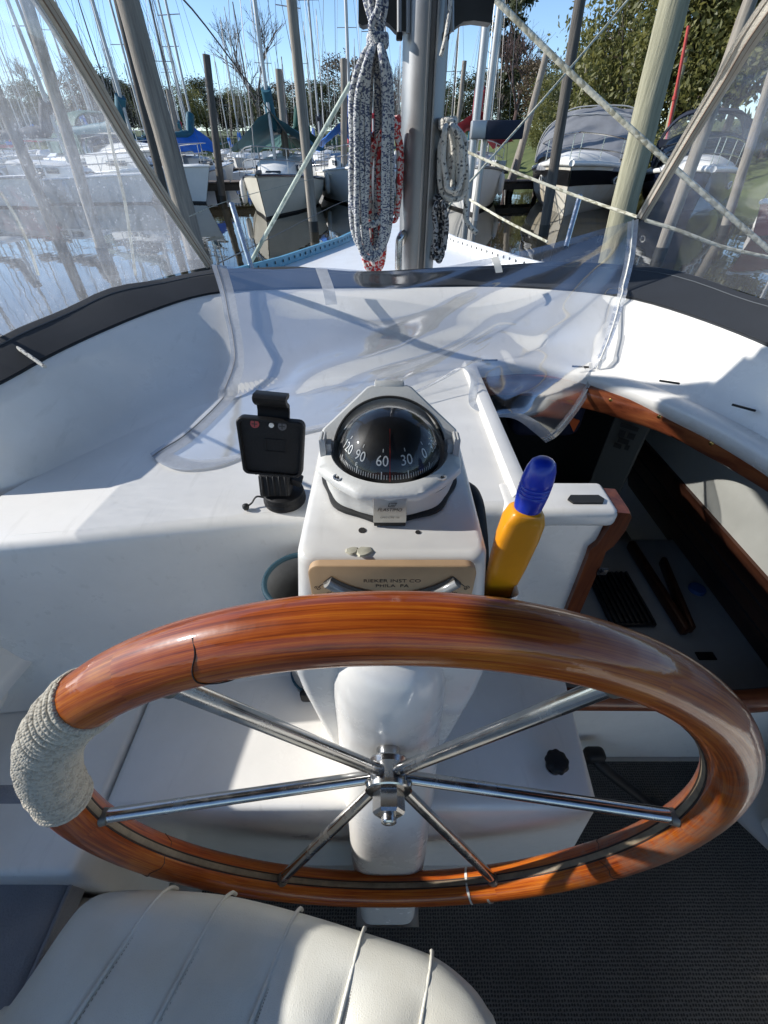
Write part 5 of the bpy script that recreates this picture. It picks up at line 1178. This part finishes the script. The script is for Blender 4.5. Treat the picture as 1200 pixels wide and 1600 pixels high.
sail_boat('white sailboat under a bright blue boom tarp at the far dock', (wl(352, 303)[0] - 1.7, wl(352, 303)[1] + 7.4, 0), R_(167), 7.5, 2.5, .8, .5, HW, NAVY, mast_h=9.5, cover=TTEAL, tarp=TBLUE)
sail_boat('white sailboat whose bow points right beside the near left piling', wl(322, 318), R_(62), 8, 2.6, .95, .5, HW, HW, mast_h=10, cover=TTEAL)
sail_boat('white sailboat with dark rail half hidden by the centre piling', wl(520, 303), R_(35), 7.0, 2.4, .9, .45, HW, NAVY, mast_h=9, cover=TGRN, tarp=TGRN)
sail_boat('round bowed white sailboat directly behind the rope hank', wl(572, 326), R_(12), 7.5, 2.5, .95, .4, HW, HW, mast_h=10, cover=TBLUE, tarp=TBLUE)
sail_boat('white sailboat with red canvas, bow towards us right of the mast', wl(738, 336), R_(-6), 7.8, 2.6, 1.0, .45, HW, SPARD, mast_h=11, cover=TRED, tarp=TRED, mast_r=.075)
sail_boat('white sailboat low behind the left window nearest the piling', wl(236, 318), R_(80), 7.5, 2.5, .75, .5, HW, HW, mast_h=10, cover=TNAVY)
sail_boat('white sailboat farthest left behind the scuffed window', wl(70, 326), R_(62), 7.5, 2.5, .75, .5, HW, NAVY, mast_h=10.5, cover=TNAVY)

def power_boat(label, loc, rz, L=8.5, beam=3.0, fr=1.25, band=BLKBAND, hullm=STAIN, canvas=TGREY, style='full', lower=HW):
    root = empty('motor_cruiser', loc, rz, label, 'motorboat')
    R = hull_rings(L, beam, fr, .9, .92)
    bm = NB(); add_loft(bm, R, cap=False); bm.faces.new([bm.verts.new(p) for p in R[-1]]); obj('hull', bm, hullm, root, 50)
    bm = NB()
    for sl in ((3, 4), (4, 5), (6, 7), (7, 8)):
        lo_, hi_ = (.12, .86)
        if sl in ((4, 5),): add_loft(bm, [[r[3].lerp(r[4], .7) + Vector((-.012, -.01, 0)), r[4] + Vector((-.012, -.01, 0)), r[4].lerp(r[5], .6) + Vector((-.012, -.01, 0))] for r in R], cap=False, closed=False)
        if sl in ((6, 7),): add_loft(bm, [[r[8].lerp(r[7], .7) + Vector((.012, -.01, 0)), r[7] + Vector((.012, -.01, 0)), r[7].lerp(r[6], .6) + Vector((.012, -.01, 0))] for r in R], cap=False, closed=False)
    obj('side_band', bm, band, root, 50)
    bm = NB()
    for s in (5, 6): add_tube(bm, [r[s] + Vector((0, 0, .0)) for r in R], .07, 8)
    obj('gunwale', bm, HW, root, 60)
    bm = NB(); rg = []
    for i in range(0, len(R), 1):
        r = R[i]; t = i / (len(R) - 1); cw = .32 * sstep(.0, .45, t); a, b = r[5], r[6]
        rg.append([a, a.lerp(b, .12) + Vector((0, 0, cw * .6 + .03)), a.lerp(b, .3) + Vector((0, 0, cw + .05)), a.lerp(b, .5) + Vector((0, 0, cw + .08)), a.lerp(b, .7) + Vector((0, 0, cw + .05)), a.lerp(b, .88) + Vector((0, 0, cw * .6 + .03)), b])
    add_loft(bm, rg, cap=False, closed=False); obj('foredeck', bm, HW, root, 60)
    dz = fr * .95
    # canvas enclosure
    def hoop(y, hw, h, z0=.15): return [Vector((hw * math.copysign(abs(math.cos(a)) ** .55, math.cos(a)), y, dz + z0 + .84 * h * abs(math.sin(a)) ** .7)) for a in [math.pi * k / 16 for k in range(17)]]
    w_ = beam * .44
    if style == 'full':
        bm = NB(); rows = [hoop(L * .30, w_ * .85, .25), hoop(L * .36, w_ * .95, .75), hoop(L * .44, w_, 1.45), hoop(L * .50, w_ * .98, 1.72), hoop(L * .62, w_, 1.78), hoop(L * .72, w_, 1.55), hoop(L * .9, w_, 1.2)]
        rows = [[p + Vector((0, 0, .06 * mnoise.noise(p * 1.7) - .05 * abs(math.sin(k * .8)) * (j % 2))) for k, p in enumerate(r)] for j, r in enumerate(rows)]
        add_loft(bm, rows, cap=False, closed=False); bmesh.ops.subdivide_edges(bm, edges=bm.edges[:], cuts=2, use_grid_fill=True, smooth=.4)
        for v in bm.verts: v.co += Vector((.03, 0, .05)) * mnoise.noise(v.co * 3.1) + Vector((0, .04, .03)) * mnoise.noise(v.co * 6.3 + Vector((3, 1, 0)))
        cv = obj('canvas_cover', bm, canvas, root, 180)
        for y, hw, h in ((L * .44, w_, 1.45), (L * .62, w_, 1.78)): tube_obj('cover_seam', [p * 1.0 + Vector((0, -.01, .05)) for p in hoop(y, hw * 1.01, h)], .02, mat('pale_seam', (.35, .35, .34), .7), cv, 5, sm=2)
        bm = NB(); rows = [hoop(L * .08, .30, .10, .05), hoop(L * .20, w_ * .7, .30, .0), hoop(L * .30, w_ * .86, .36, .0)]
        add_loft(bm, rows, cap=False, closed=False); obj('bow_cover', bm, canvas, root, 180)
    else:
        bm = NB(); rows = [hoop(L * .48, w_, 1.62), hoop(L * .58, w_, 1.75), hoop(L * .74, w_, 1.68)]; bmx = NB()
        add_loft(bm, [[p for k, p in enumerate(r) if 3 <= k <= 13] for r in rows], cap=False, closed=False); cv = obj('bimini_top', bm, canvas, root, 180)
        for y, h in ((L * .40, .75), (L * .48, 1.6), (L * .74, 1.66)): tube_obj('hoop', hoop(y, w_, h), .03, canvas, root, 5, sm=2)
        bm = NB(); add_loft(bm, [[p for k, p in enumerate(hoop(L * .37, w_ * .9, .42))], [p for p in hoop(L * .46, w_ * .97, 1.05)]], cap=False, closed=False); obj('windscreen', bm, WIN, root, 180)
        bm = NB(); add_loft(bm, [[p for p in hoop(L * .46, w_ * .97, 1.05)], [p for p in hoop(L * .48, w_ * .99, 1.58)]], cap=False, closed=False); obj('clear_curtain', bm, VIN_R, root, 180)
        bm = NB(); add_loft(bm, [[Vector((s * w_, y, dz + .15)) for y in (L * .46, L * .9)] + [Vector((s * w_, y, dz + .85)) for y in (L * .9, L * .46)] for s in (-1, 1)], cap=True); obj('side_curtain', bm, canvas, root, 0)
    # bow rail
    for z in (.30, .62):
        pts = [R[k][5] + Vector((.08, 0, z)) for k in (9, 7, 5, 3, 1)] + [Vector((0, R[0][5].y + .05, R[0][5].z + z))] + [R[k][6] + Vector((-.08, 0, z)) for k in (1, 3, 5, 7, 9)]
        tube_obj('bow_rail', pts, .016, STEEL, root, 5, sm=3)
    for k in (1, 3, 5, 7, 9):
        for s in (5, 6): bm = NB(); q = R[k][s] + Vector((.08 if s == 5 else -.08, 0, 0)); add_tube(bm, [q, q + Vector((0, 0, .62))], .014, 5); obj('rail_post', bm, STEEL, root, 60)
    for s, k in ((-1, 5), (1, 8)):
        q = (R[5][4].lerp(R[5][3], .05) if s < 0 else R[5][7].lerp(R[5][8], .05)); bm = NB(); n_ = Vector((s * .95, -.3, 0)).normalized(); tq = Vector((n_.y, -n_.x, 0))
        add_tube(bm, [q + n_ * .03 + tq * .20 * math.cos(a) + Vector((0, 0, .085 * math.sin(a))) for a in [2 * math.pi * j / 20 for j in range(20)]], .022, 6, True); obj('porthole_ring', bm, HW, root, 60)
    return root
power_boat('white motor cruiser with black side band under grey canvas covers', wl(880, 338), R_(-24), 9.0, 3.9, 1.08)
power_boat('dark navy motor cruiser with navy bimini behind the near right piling', wl(1075, 345), R_(-25), 8.0, 3.0, 1.0, NAVY, NAVY, TNAVY, 'bimini')
power_boat('motor cruiser with raised dark canopy left of the near left pilings', wl(262, 306), R_(50), 8.5, 3.0, 1.3, NAVY, HW, TGRN, 'bimini')
# red-hulled and white craft behind the right window
sail_boat('small boat with red hull seen through the right window', wl(1175, 372), R_(-60), 5.5, 2.0, .6, .3, TRED, HW, mast_h=7, cover=None, pulpit=False)
# navy rolled sail in the air right of the mast
RB = empty('boom_end', tuple(py(735, 203, 14.5)), 0, 'dark rectangular boom end cover beyond the mast on the right', 'boom cover')
bm = NB(); add_box(bm, (.85, 0, 0), (.95, .35, .36), .03, 2); obj('cover', bm, TNAVY, RB); bm = NB(); add_box(bm, (.2, 0, 0), (.38, .3, .36), .03, 2); obj('end_cap', bm, SPAR, RB); bm = NB(); add_tube(bm, [(.12, 0, 4.5), (.12, 0, -2.9)], .10, 8); add_tube(bm, [(.42, .2, 4.5), (.42, .2, -2.9)], .085, 8); obj('gallows_post', bm, SPAR, RB, 60)

# ---- far rows of moored sailboats (copies)
def copy_tree(o, parent=None):
    c = o.copy(); COL.objects.link(c); c.parent = parent
    for ch in list(o.children): copy_tree(ch, c)
    return c
random.seed(5)
protos = []
for k, (cv, sp, hm_) in enumerate(((TBLUE, SPAR, HW), (TTEAL, SPARD, HW), (TGRN, SPAR, HCR), (None, SPARD, HW), (TNAVY, SPAR, HW), (TRED, SPAR, HW))):
    protos.append(sail_boat('distant sailboat with %s moored in the far rows of masts' % ('bright blue sail cover', 'teal sail cover', 'green sail cover', 'bare dark boom', 'navy sail cover', 'red sail cover')[k], (0, 0, 0), 0, 7.5 + .3 * k, 2.4, .85, .5, hm_, HW, mast_h=(9.5, 8.2, 10.5, 9, 11.5, 8.8)[k], mast_r=.06, cover=cv, pulpit=False, group='far moored sailboats', detail=False, fenders=False, name='distant_sailboat', spar=sp))
spots = []
for y, xs, step in ((23, (-40, -3), 2.9), (31, (-46, 5), 2.5), (40, (-56, 9), 2.5), (50, (-66, 8), 2.5), (60, (-76, 6), 2.6), (70, (-80, 4), 2.7), (80, (-84, 2), 2.9)):
    x = xs[0]
    while x < xs[1]:
        if random.random() < .86: spots.append((x + random.uniform(-.5, .5), y + random.uniform(-1, 1)))
        x += step * random.uniform(.85, 1.25)
keep = []
for x, y in spots:
    u = 600 + FPX * x / (y * CP + EYE * SP)
    if -120 < u < 1000 and not (y < 26 and 290 < u < 560): keep.append((x, y))
for i, (x, y) in enumerate(keep):
    k = i % 6; o = protos[k] if i < 6 else copy_tree(protos[k])
    o.location = (x, y, 0); o.rotation_euler = (R_(random.uniform(-1.2, 1.2)), R_(random.uniform(-1.6, 1.6)), R_(random.choice((0, 180)) + random.uniform(-7, 7))); s_ = random.uniform(.8, 1.12); o.scale = (s_, s_, s_ * random.uniform(.85, 1.15))

# ---- docks
PLANK = mat('grey_planks', (0.13, 0.10, 0.075), 0.85, var=.3, vscale=4, bump=.4, bscale=20); PILEM = mat('dock_timber', (0.07, 0.058, 0.045), 0.9, var=.3, vscale=4)
def dock(label, a, b, w_=1.3, z=.55):
    a, b = Vector((*a, 0)), Vector((*b, 0)); d = b - a; L = d.length; root = empty('dock', tuple(a), math.atan2(d.y, d.x), label, 'dock')
    n = int(L / .5); me = None
    for k in range(min(n, 60)):
        if me is None: bm = NB(); add_box(bm, (0, 0, 0), (.47 if n <= 60 else L / 60 - .04, w_, .05), .008, 1); me = finish(bm, 'plank', 40)
        o = link('plank', me, PLANK, root); st = L / min(n, 60); o.location = (st * (k + .5), random.uniform(-.015, .015), z + random.uniform(-.006, .006))
    for s in (-1, 1): bm = NB(); add_box(bm, (L / 2, s * (w_ / 2 - .06), z - .15), (L, .07, .2), 0); obj('fascia', bm, PILEM, root, 0)
    for k in range(int(L / 3) + 1):
        for s in (-1, 1): bm = NB(); add_tube(bm, [(min(L - .1, k * 3 + .1), s * (w_ / 2 - .18), -1.2), (min(L - .1, k * 3 + .1), s * (w_ / 2 - .18), z - .03)], .11, 8); obj('dock_post', bm, PILEM, root, 60)
p0, p1 = wl(215, 314), wl(560, 306); dock('grey wooden dock behind the white bow on the left', p0[:2], p1[:2])
p0, p1 = wl(780, 310), wl(842, 308); dock('short wooden dock between red canvas boat and motor cruiser', (p0[0] - 1.0, p0[1]), (p1[0] + 4, p1[1] + 1.5))
dock('long far dock across the rows of masts', (-45, 35.5), (8, 35.5), 1.3); dock('farthest dock in front of the tree line', (-60, 56), (6, 56), 1.3)

# ---- pilings
def pile_mat(name, c1, c2):
    m, N, L, b = node_mat(name); tc = N.new('ShaderNodeTexCoord'); mp = N.new('ShaderNodeMapping'); mp.inputs['Scale'].default_value = (14, 14, .8); L.new(tc.outputs['Object'], mp.inputs[0])
    n = N.new('ShaderNodeTexNoise'); n.inputs['Scale'].default_value = 1.2; n.inputs['Detail'].default_value = 8; n.inputs['Roughness'].default_value = .7; L.new(mp.outputs[0], n.inputs['Vector'])
    cr = ramp(N, [(.32, c1), (.68, c2)]); L.new(n.outputs['Fac'], cr.inputs[0]); L.new(cr.outputs[0], b.inputs['Base Color']); b.inputs['Roughness'].default_value = .9
    bp = N.new('ShaderNodeBump'); bp.inputs['Strength'].default_value = .8; bp.inputs['Distance'].default_value = .03; L.new(n.outputs['Fac'], bp.inputs['Height']); L.new(bp.outputs[0], b.inputs['Normal']); return m
PGREY = pile_mat('grey_piling', (.15, .13, .11), (.36, .32, .26)); PGRN = pile_mat('greenish_piling', (.18, .175, .115), (.40, .375, .26)); PDRK = pile_mat('dark_piling', (.055, .05, .045), (.14, .125, .105))
def piling(label, bot, top, y, r, m_, group=None, lean=0.0):
    """bot/top photo pixels of the shaft's axis; y distance; lean = how much farther the top is"""
    a = py(*bot, y); b = py(*top, y + lean); d = (b - a); n_ = d.normalized()
    a0 = a + n_ * ((-.9 - a.z) / n_.z)
    root = empty('piling', (a0.x, a0.y, 0), 0, label, 'piling', group); off = Vector((a0.x, a0.y, 0))
    bm = NB(); K = 14; L = (b - a0).length
    pts = [a0 + n_ * L * k / K + Vector((.012 * mnoise.noise(Vector((k * .5, r * 50, 0))), .012 * mnoise.noise(Vector((k * .5, 0, r * 70))), 0)) - off for k in range(K + 1)]
    add_tube(bm, pts, [r * (1.06 - .16 * k / K + .02 * mnoise.noise(Vector((k * .8, y, 0)))) for k in range(K + 1)], 16); obj('shaft', bm, m_, root, 60)
    bm = NB(); add_tube(bm, [pts[0] + n_ * (.9 / n_.z - .05), pts[0] + n_ * (.9 / n_.z + .22)], r * 1.09, 16); obj('waterline_band', bm, mat('wet_timber', (.018, .017, .014), .5), root, 60)
    return root
piling('thick grey weathered piling nearest on the left', (311, 413), (184, -60), 8.0, .148, PGREY)
piling('thinner dark piling just left of the thick grey one', (256, 300), (170, -60), 10.0, .075, PDRK)
piling('thick greenish piling nearest on the right', (968, 352), (1069, -60), 7.0, .165, PGRN)
piling('dark piling in front of the grey covered motor cruiser', (851, 352), (916, -60), 12.0, .11, PDRK)
piling('brown piling beside the white bow left of the rope hank', (489, 348), (450, -60), 12.6, .11, PGREY)
for (bo_, to_, y, r, m_, lb) in (((350, 330), (322, 85), 20, .13, PDRK, 'dark slender piling left of the blue tarp'), ((452, 300), (435, 108), 19, .12, PGREY, 'short flat topped piling left of the centre piling'), ((538, 300), (537, 92), 20, .12, PGREY, 'grey piling just left of the rope hank'), ((797, 300), (856, 76), 22, .13, PGREY, 'slim grey piling left of the motor cruiser'),
    ((790, 300), (838, 150), 26, .11, PGREY, 'lower slim piling left of the motor cruiser cover'), ((968, 220), (998, 68), 30, .12, PGRN, 'pale greenish piling above the grey canvas'), ((1044, 200), (1073, 78), 26, .12, PGRN, 'pale green piling above the navy bimini'), ((896, 240), (918, 100), 34, .12, PGREY, 'thin far piling on the bank side behind the canvas'), ((1105, 190), (1180, -20), 9, .10, PGREY, 'grey piling crossing behind the right zip strip'),
    ((1150, 300), (1215, 90), 12, .10, PGREY, 'thin grey piling behind the right window'), ((132, 300), (28, -40), 9, .09, PGREY, 'slim piling behind the left window'), ((60, 300), (-40, 60), 10, .10, PDRK, 'dark piling at the left edge behind the window'), ((288, 260), (262, 140), 30, .11, PGREY, 'short far piling right of the thick grey piling'), ((710, 250), (726, 95), 30, .12, PGREY, 'grey piling between mast and red canvas')):
    piling(lb, bo_, to_, y, r, m_)
RS = empty('red_post', tuple(py(1045, 200, 24)), 0, 'thin red pole behind the near right piling', 'pole'); bm = NB(); q = py(1076, 40, 24) - py(1045, 200, 24); add_tube(bm, [q * -.6, q], .06, 8); add_tube(bm, [q * .3, q * .34], .09, 8); obj('shaft', bm, mat('red_paint', (.45, .06, .05), .5), RS, 60)

# ================================================================== TREES
def leaf_mat(name, c1, c2, tr=.25):
    m = bpy.data.materials.new(name); m.use_nodes = True; MATS[name] = m; t = m.node_tree; N = t.nodes; L = t.links; b = N['Principled BSDF']
    tc = N.new('ShaderNodeTexCoord'); n = N.new('ShaderNodeTexNoise'); n.inputs['Scale'].default_value = 1.3; n.inputs['Detail'].default_value = 5; L.new(tc.outputs['Object'], n.inputs['Vector'])
    cr = ramp(N, [(.33, c1), (.68, c2)]); L.new(n.outputs['Fac'], cr.inputs[0]); L.new(cr.outputs[0], b.inputs['Base Color']); b.inputs['Roughness'].default_value = .5
    tl_ = N.new('ShaderNodeBsdfTranslucent'); L.new(cr.outputs[0], tl_.inputs[0]); mx = N.new('ShaderNodeMixShader'); mx.inputs[0].default_value = tr
    out = N['Material Output']; L.new(b.outputs[0], mx.inputs[1]); L.new(tl_.outputs[0], mx.inputs[2]); L.new(mx.outputs[0], out.inputs['Surface']); return m
LEAF1 = leaf_mat('olive_leaves', (.085, .098, .032), (.25, .24, .075), .45); LEAF2 = leaf_mat('dark_leaves', (.035, .045, .018), (.09, .10, .04), .4); LEAF3 = leaf_mat('brown_leaves', (.07, .05, .03), (.15, .11, .06)); BARK = mat('bark', (.07, .055, .045), .9, var=.3, vscale=3)
def crown_mesh(seed, n, rx, rz, leaf, clumps, name='crown', elong=2.4):
    rnd = random.Random(seed); V = []; Fc = []; cs = []
    for _ in range(clumps):
        a = rnd.uniform(0, 6.283); zz = rnd.uniform(-1, 1); k = rnd.uniform(.45, 1.0); q = math.sqrt(max(0, 1 - zz * zz)); cs.append((Vector((math.cos(a) * q * rx * k, math.sin(a) * q * rx * k, zz * rz * k)), rnd.uniform(.10, .24) * rx))
    for i in range(n):
        c, s_ = cs[i % clumps]; p = c + Vector((rnd.gauss(0, s_), rnd.gauss(0, s_), rnd.gauss(0, s_ * .75)))
        a = Vector((rnd.gauss(0, 1), rnd.gauss(0, 1), rnd.gauss(-.3, .8))).normalized(); b = a.cross(Vector((rnd.gauss(0, 1), rnd.gauss(0, 1), rnd.gauss(0, 1)))).normalized(); l = leaf * rnd.uniform(.6, 1.4); w_ = l / elong
        k = len(V); V += [p - a * l, p + b * w_, p + a * l, p - b * w_]; Fc.append((k, k + 1, k + 2, k + 3))
    me = bpy.data.meshes.new(name); me.from_pydata(V, [], Fc); return me, cs
def limbs(bm, cs, base_h, rnd, r=.16, top=.0):
    add_tube(bm, [(0, 0, -.6), (.05, .03, base_h * .5), (0.1, 0, base_h), (0, .1, base_h + 1.5 + top)], [r, r * .8, r * .6, r * .2], 8)
    for c, _ in cs[::3]:
        e = c + Vector((0, 0, base_h + 0.0)); e.z = c.z + BASEZ; m_ = Vector((0.05, 0, base_h * .6)).lerp(e, .5) + Vector((0, 0, -.3)); add_tube(bm, [(0.05, 0, base_h * .6), m_, e], [r * .4, r * .25, r * .06], 5)
BASEZ = 4.0
tree_kinds = []
for k, (n, rx, rz, lf, cl_, m_) in enumerate(((15000, 3.3, 3.6, .105, 64, LEAF1), (15000, 3.0, 4.2, .10, 58, LEAF1), (9000, 3.2, 3.2, .15, 50, LEAF2), (5200, 2.6, 3.4, .13, 44, LEAF3), (6000, 1.1, 4.6, .13, 50, LEAF2))):
    BASEZ = {4: 5.0}.get(k, 4.2); me, cs = crown_mesh(30 + k, n, rx, rz, lf, cl_); me.materials.append(m_)
    bm = NB(); limbs(bm, cs, 2.4, random, .17); tm = finish(bm, 'trunk', 60); tm.materials.append(BARK); tree_kinds.append((me, tm, BASEZ))
def tree(label, x, y, kind, s_, sz=1.0, group=None, name='leafy_tree', sink=0.0):
    me, tm, bz = tree_kinds[kind]; root = empty(name, (x, y, bank_z(x, y) - sink), random.uniform(0, 6.28), label, 'tree', group); root.scale = (s_, s_, s_ * sz)
    o = bpy.data.objects.new('crown', me); COL.objects.link(o); o.parent = root; o.location = (0, 0, bz)
    o = bpy.data.objects.new('trunk', tm); COL.objects.link(o); o.parent = root
random.seed(8)
def at(u, y): 
    # x for a photo column near the horizon at distance y
    return (u - 600) / FPX * (y * CP + (EYE - 2.5) * SP)
for u, y, k, s_, sz, lb in ((985, 31, 0, 1.15, 1.25, 'olive green tree behind the near right piling'), (1055, 29, 1, 1.15, 1.3, 'tall olive green tree above the navy bimini'), (1140, 27, 0, 1.2, 1.3, 'broad olive green tree above the right zip strip'), (1215, 26, 1, 1.15, 1.2, 'olive green tree at the right edge of the picture'), (945, 40, 3, 1.0, .85, 'brownish thin leaved tree above the grey canvas cover'), (1290, 24, 0, 1.2, 1.2, 'olive tree just beyond the right frame edge'),
    (905, 46, 2, .95, .75, 'dark green tree behind the dark right piling'), (868, 54, 1, 1.0, .65, 'green bush like tree left of the dark right piling'), (832, 60, 3, 1.1, .75, 'reddish brown tree right of the poplar'), (776, 66, 4, 1.55, 1.25, 'tall narrow poplar right of the mast'), (735, 74, 2, 1.15, .75, 'dark tree in the gap right of the mast'), (800, 72, 2, 1.2, .7, 'low dark tree behind the poplar'), (1120, 40, 2, 1.6, 1.5, 'large dark tree at the top right behind the olive trees'), (1190, 36, 0, 1.5, 1.5, 'tallest olive tree in the top right corner'), (925, 44, 0, .95, .8, 'olive tree between dark piling and brownish tree')):
    tree(lb, at(u, y), y, k, s_, sz)
for i, u in enumerate(range(-120, 720, 30)):
    y = random.uniform(100, 116); big = .55 + .5 * max(0, math.sin((u - 90) * .0165)) + (.35 if 290 < u < 560 else 0)
    kd = random.choice((2, 2, 2, 3, 0))
    tree({2: 'distant dark green tree in the far shore tree line', 3: 'distant brownish tree in the far shore tree line', 0: 'distant olive tree in the far shore tree line'}[kd], at(u + random.uniform(-12, 12), y), y, kd, random.uniform(1.2, 1.55) * (.55 + .5 * big), random.uniform(.6, .85), 'far tree line', 'distant_tree')
BUSH = leaf_mat('bush_leaves', (.025, .035, .012), (.09, .10, .03))
for u, y, s_, lb in ((1000, 27, .5, 'low green bush on the bank above the canvas cover'), (1085, 24, .5, 'low green bush behind the navy bimini'), (1165, 22.5, .5, 'low bush on the bank behind the right strip'), (955, 34, .55, 'low bush left of the near right piling'), (880, 47, .6, 'low bush left of the canvas cover')):
    tree(lb, at(u, y) , y + 3, 0, s_ * 1.25, .8, None, 'bank_bush', 1.2)
# bare trees
def bare_tree(label, x, y, h, seed, m_, spread=.5, depth=6):
    rnd = random.Random(seed); bm = NB()
    def grow(p, d, l, r, k):
        e = p + d * l; mid = p + d * l * .5 + Vector((rnd.gauss(0, .04), rnd.gauss(0, .04), 0)) * l
        add_tube(bm, [p, mid, e], [r, r * .85, r * .7], 5 if k > 3 else 3, cap=False)
        if k == 0: return
        for _ in range(3 if k > 1 else 2):
            nd = (d + Vector((rnd.gauss(0, spread), rnd.gauss(0, spread), rnd.uniform(.0, .35)))).normalized(); grow(p.lerp(e, rnd.uniform(.6, 1.0)), nd, l * rnd.uniform(.62, .82), r * .62, k - 1)
    grow(Vector((0, 0, -.5)), Vector((0, 0, 1)), h * .3, h * .018, depth)
    root = empty('bare_tree', (x, y, bank_z(x, y)), 0, label, 'tree'); obj('branches', bm, m_, root, 60); return root
TWIG = mat('grey_twigs', (.12, .10, .085), .9); TWIGR = mat('reddish_twigs', (.14, .09, .08), .9)
bare_tree('tall bare tree above the far masts on the left', at(330, 70), 100, 19, 3, TWIG); bare_tree('bare reddish tree right of the poplar', at(815, 60), 64, 12, 5, TWIGR, .5); bare_tree('bare tree in the sky at the top right', at(935, 50), 52, 17, 9, TWIG, .4); bare_tree('small bare tree behind the mast', at(628, 90), 104, 13, 12, TWIGR); bare_tree('bare tree above the far left tree line', at(70, 90), 108, 14, 15, TWIG)
bare_tree('bare tree left of the thick grey piling', at(-20, 90), 110, 14, 21, TWIG)
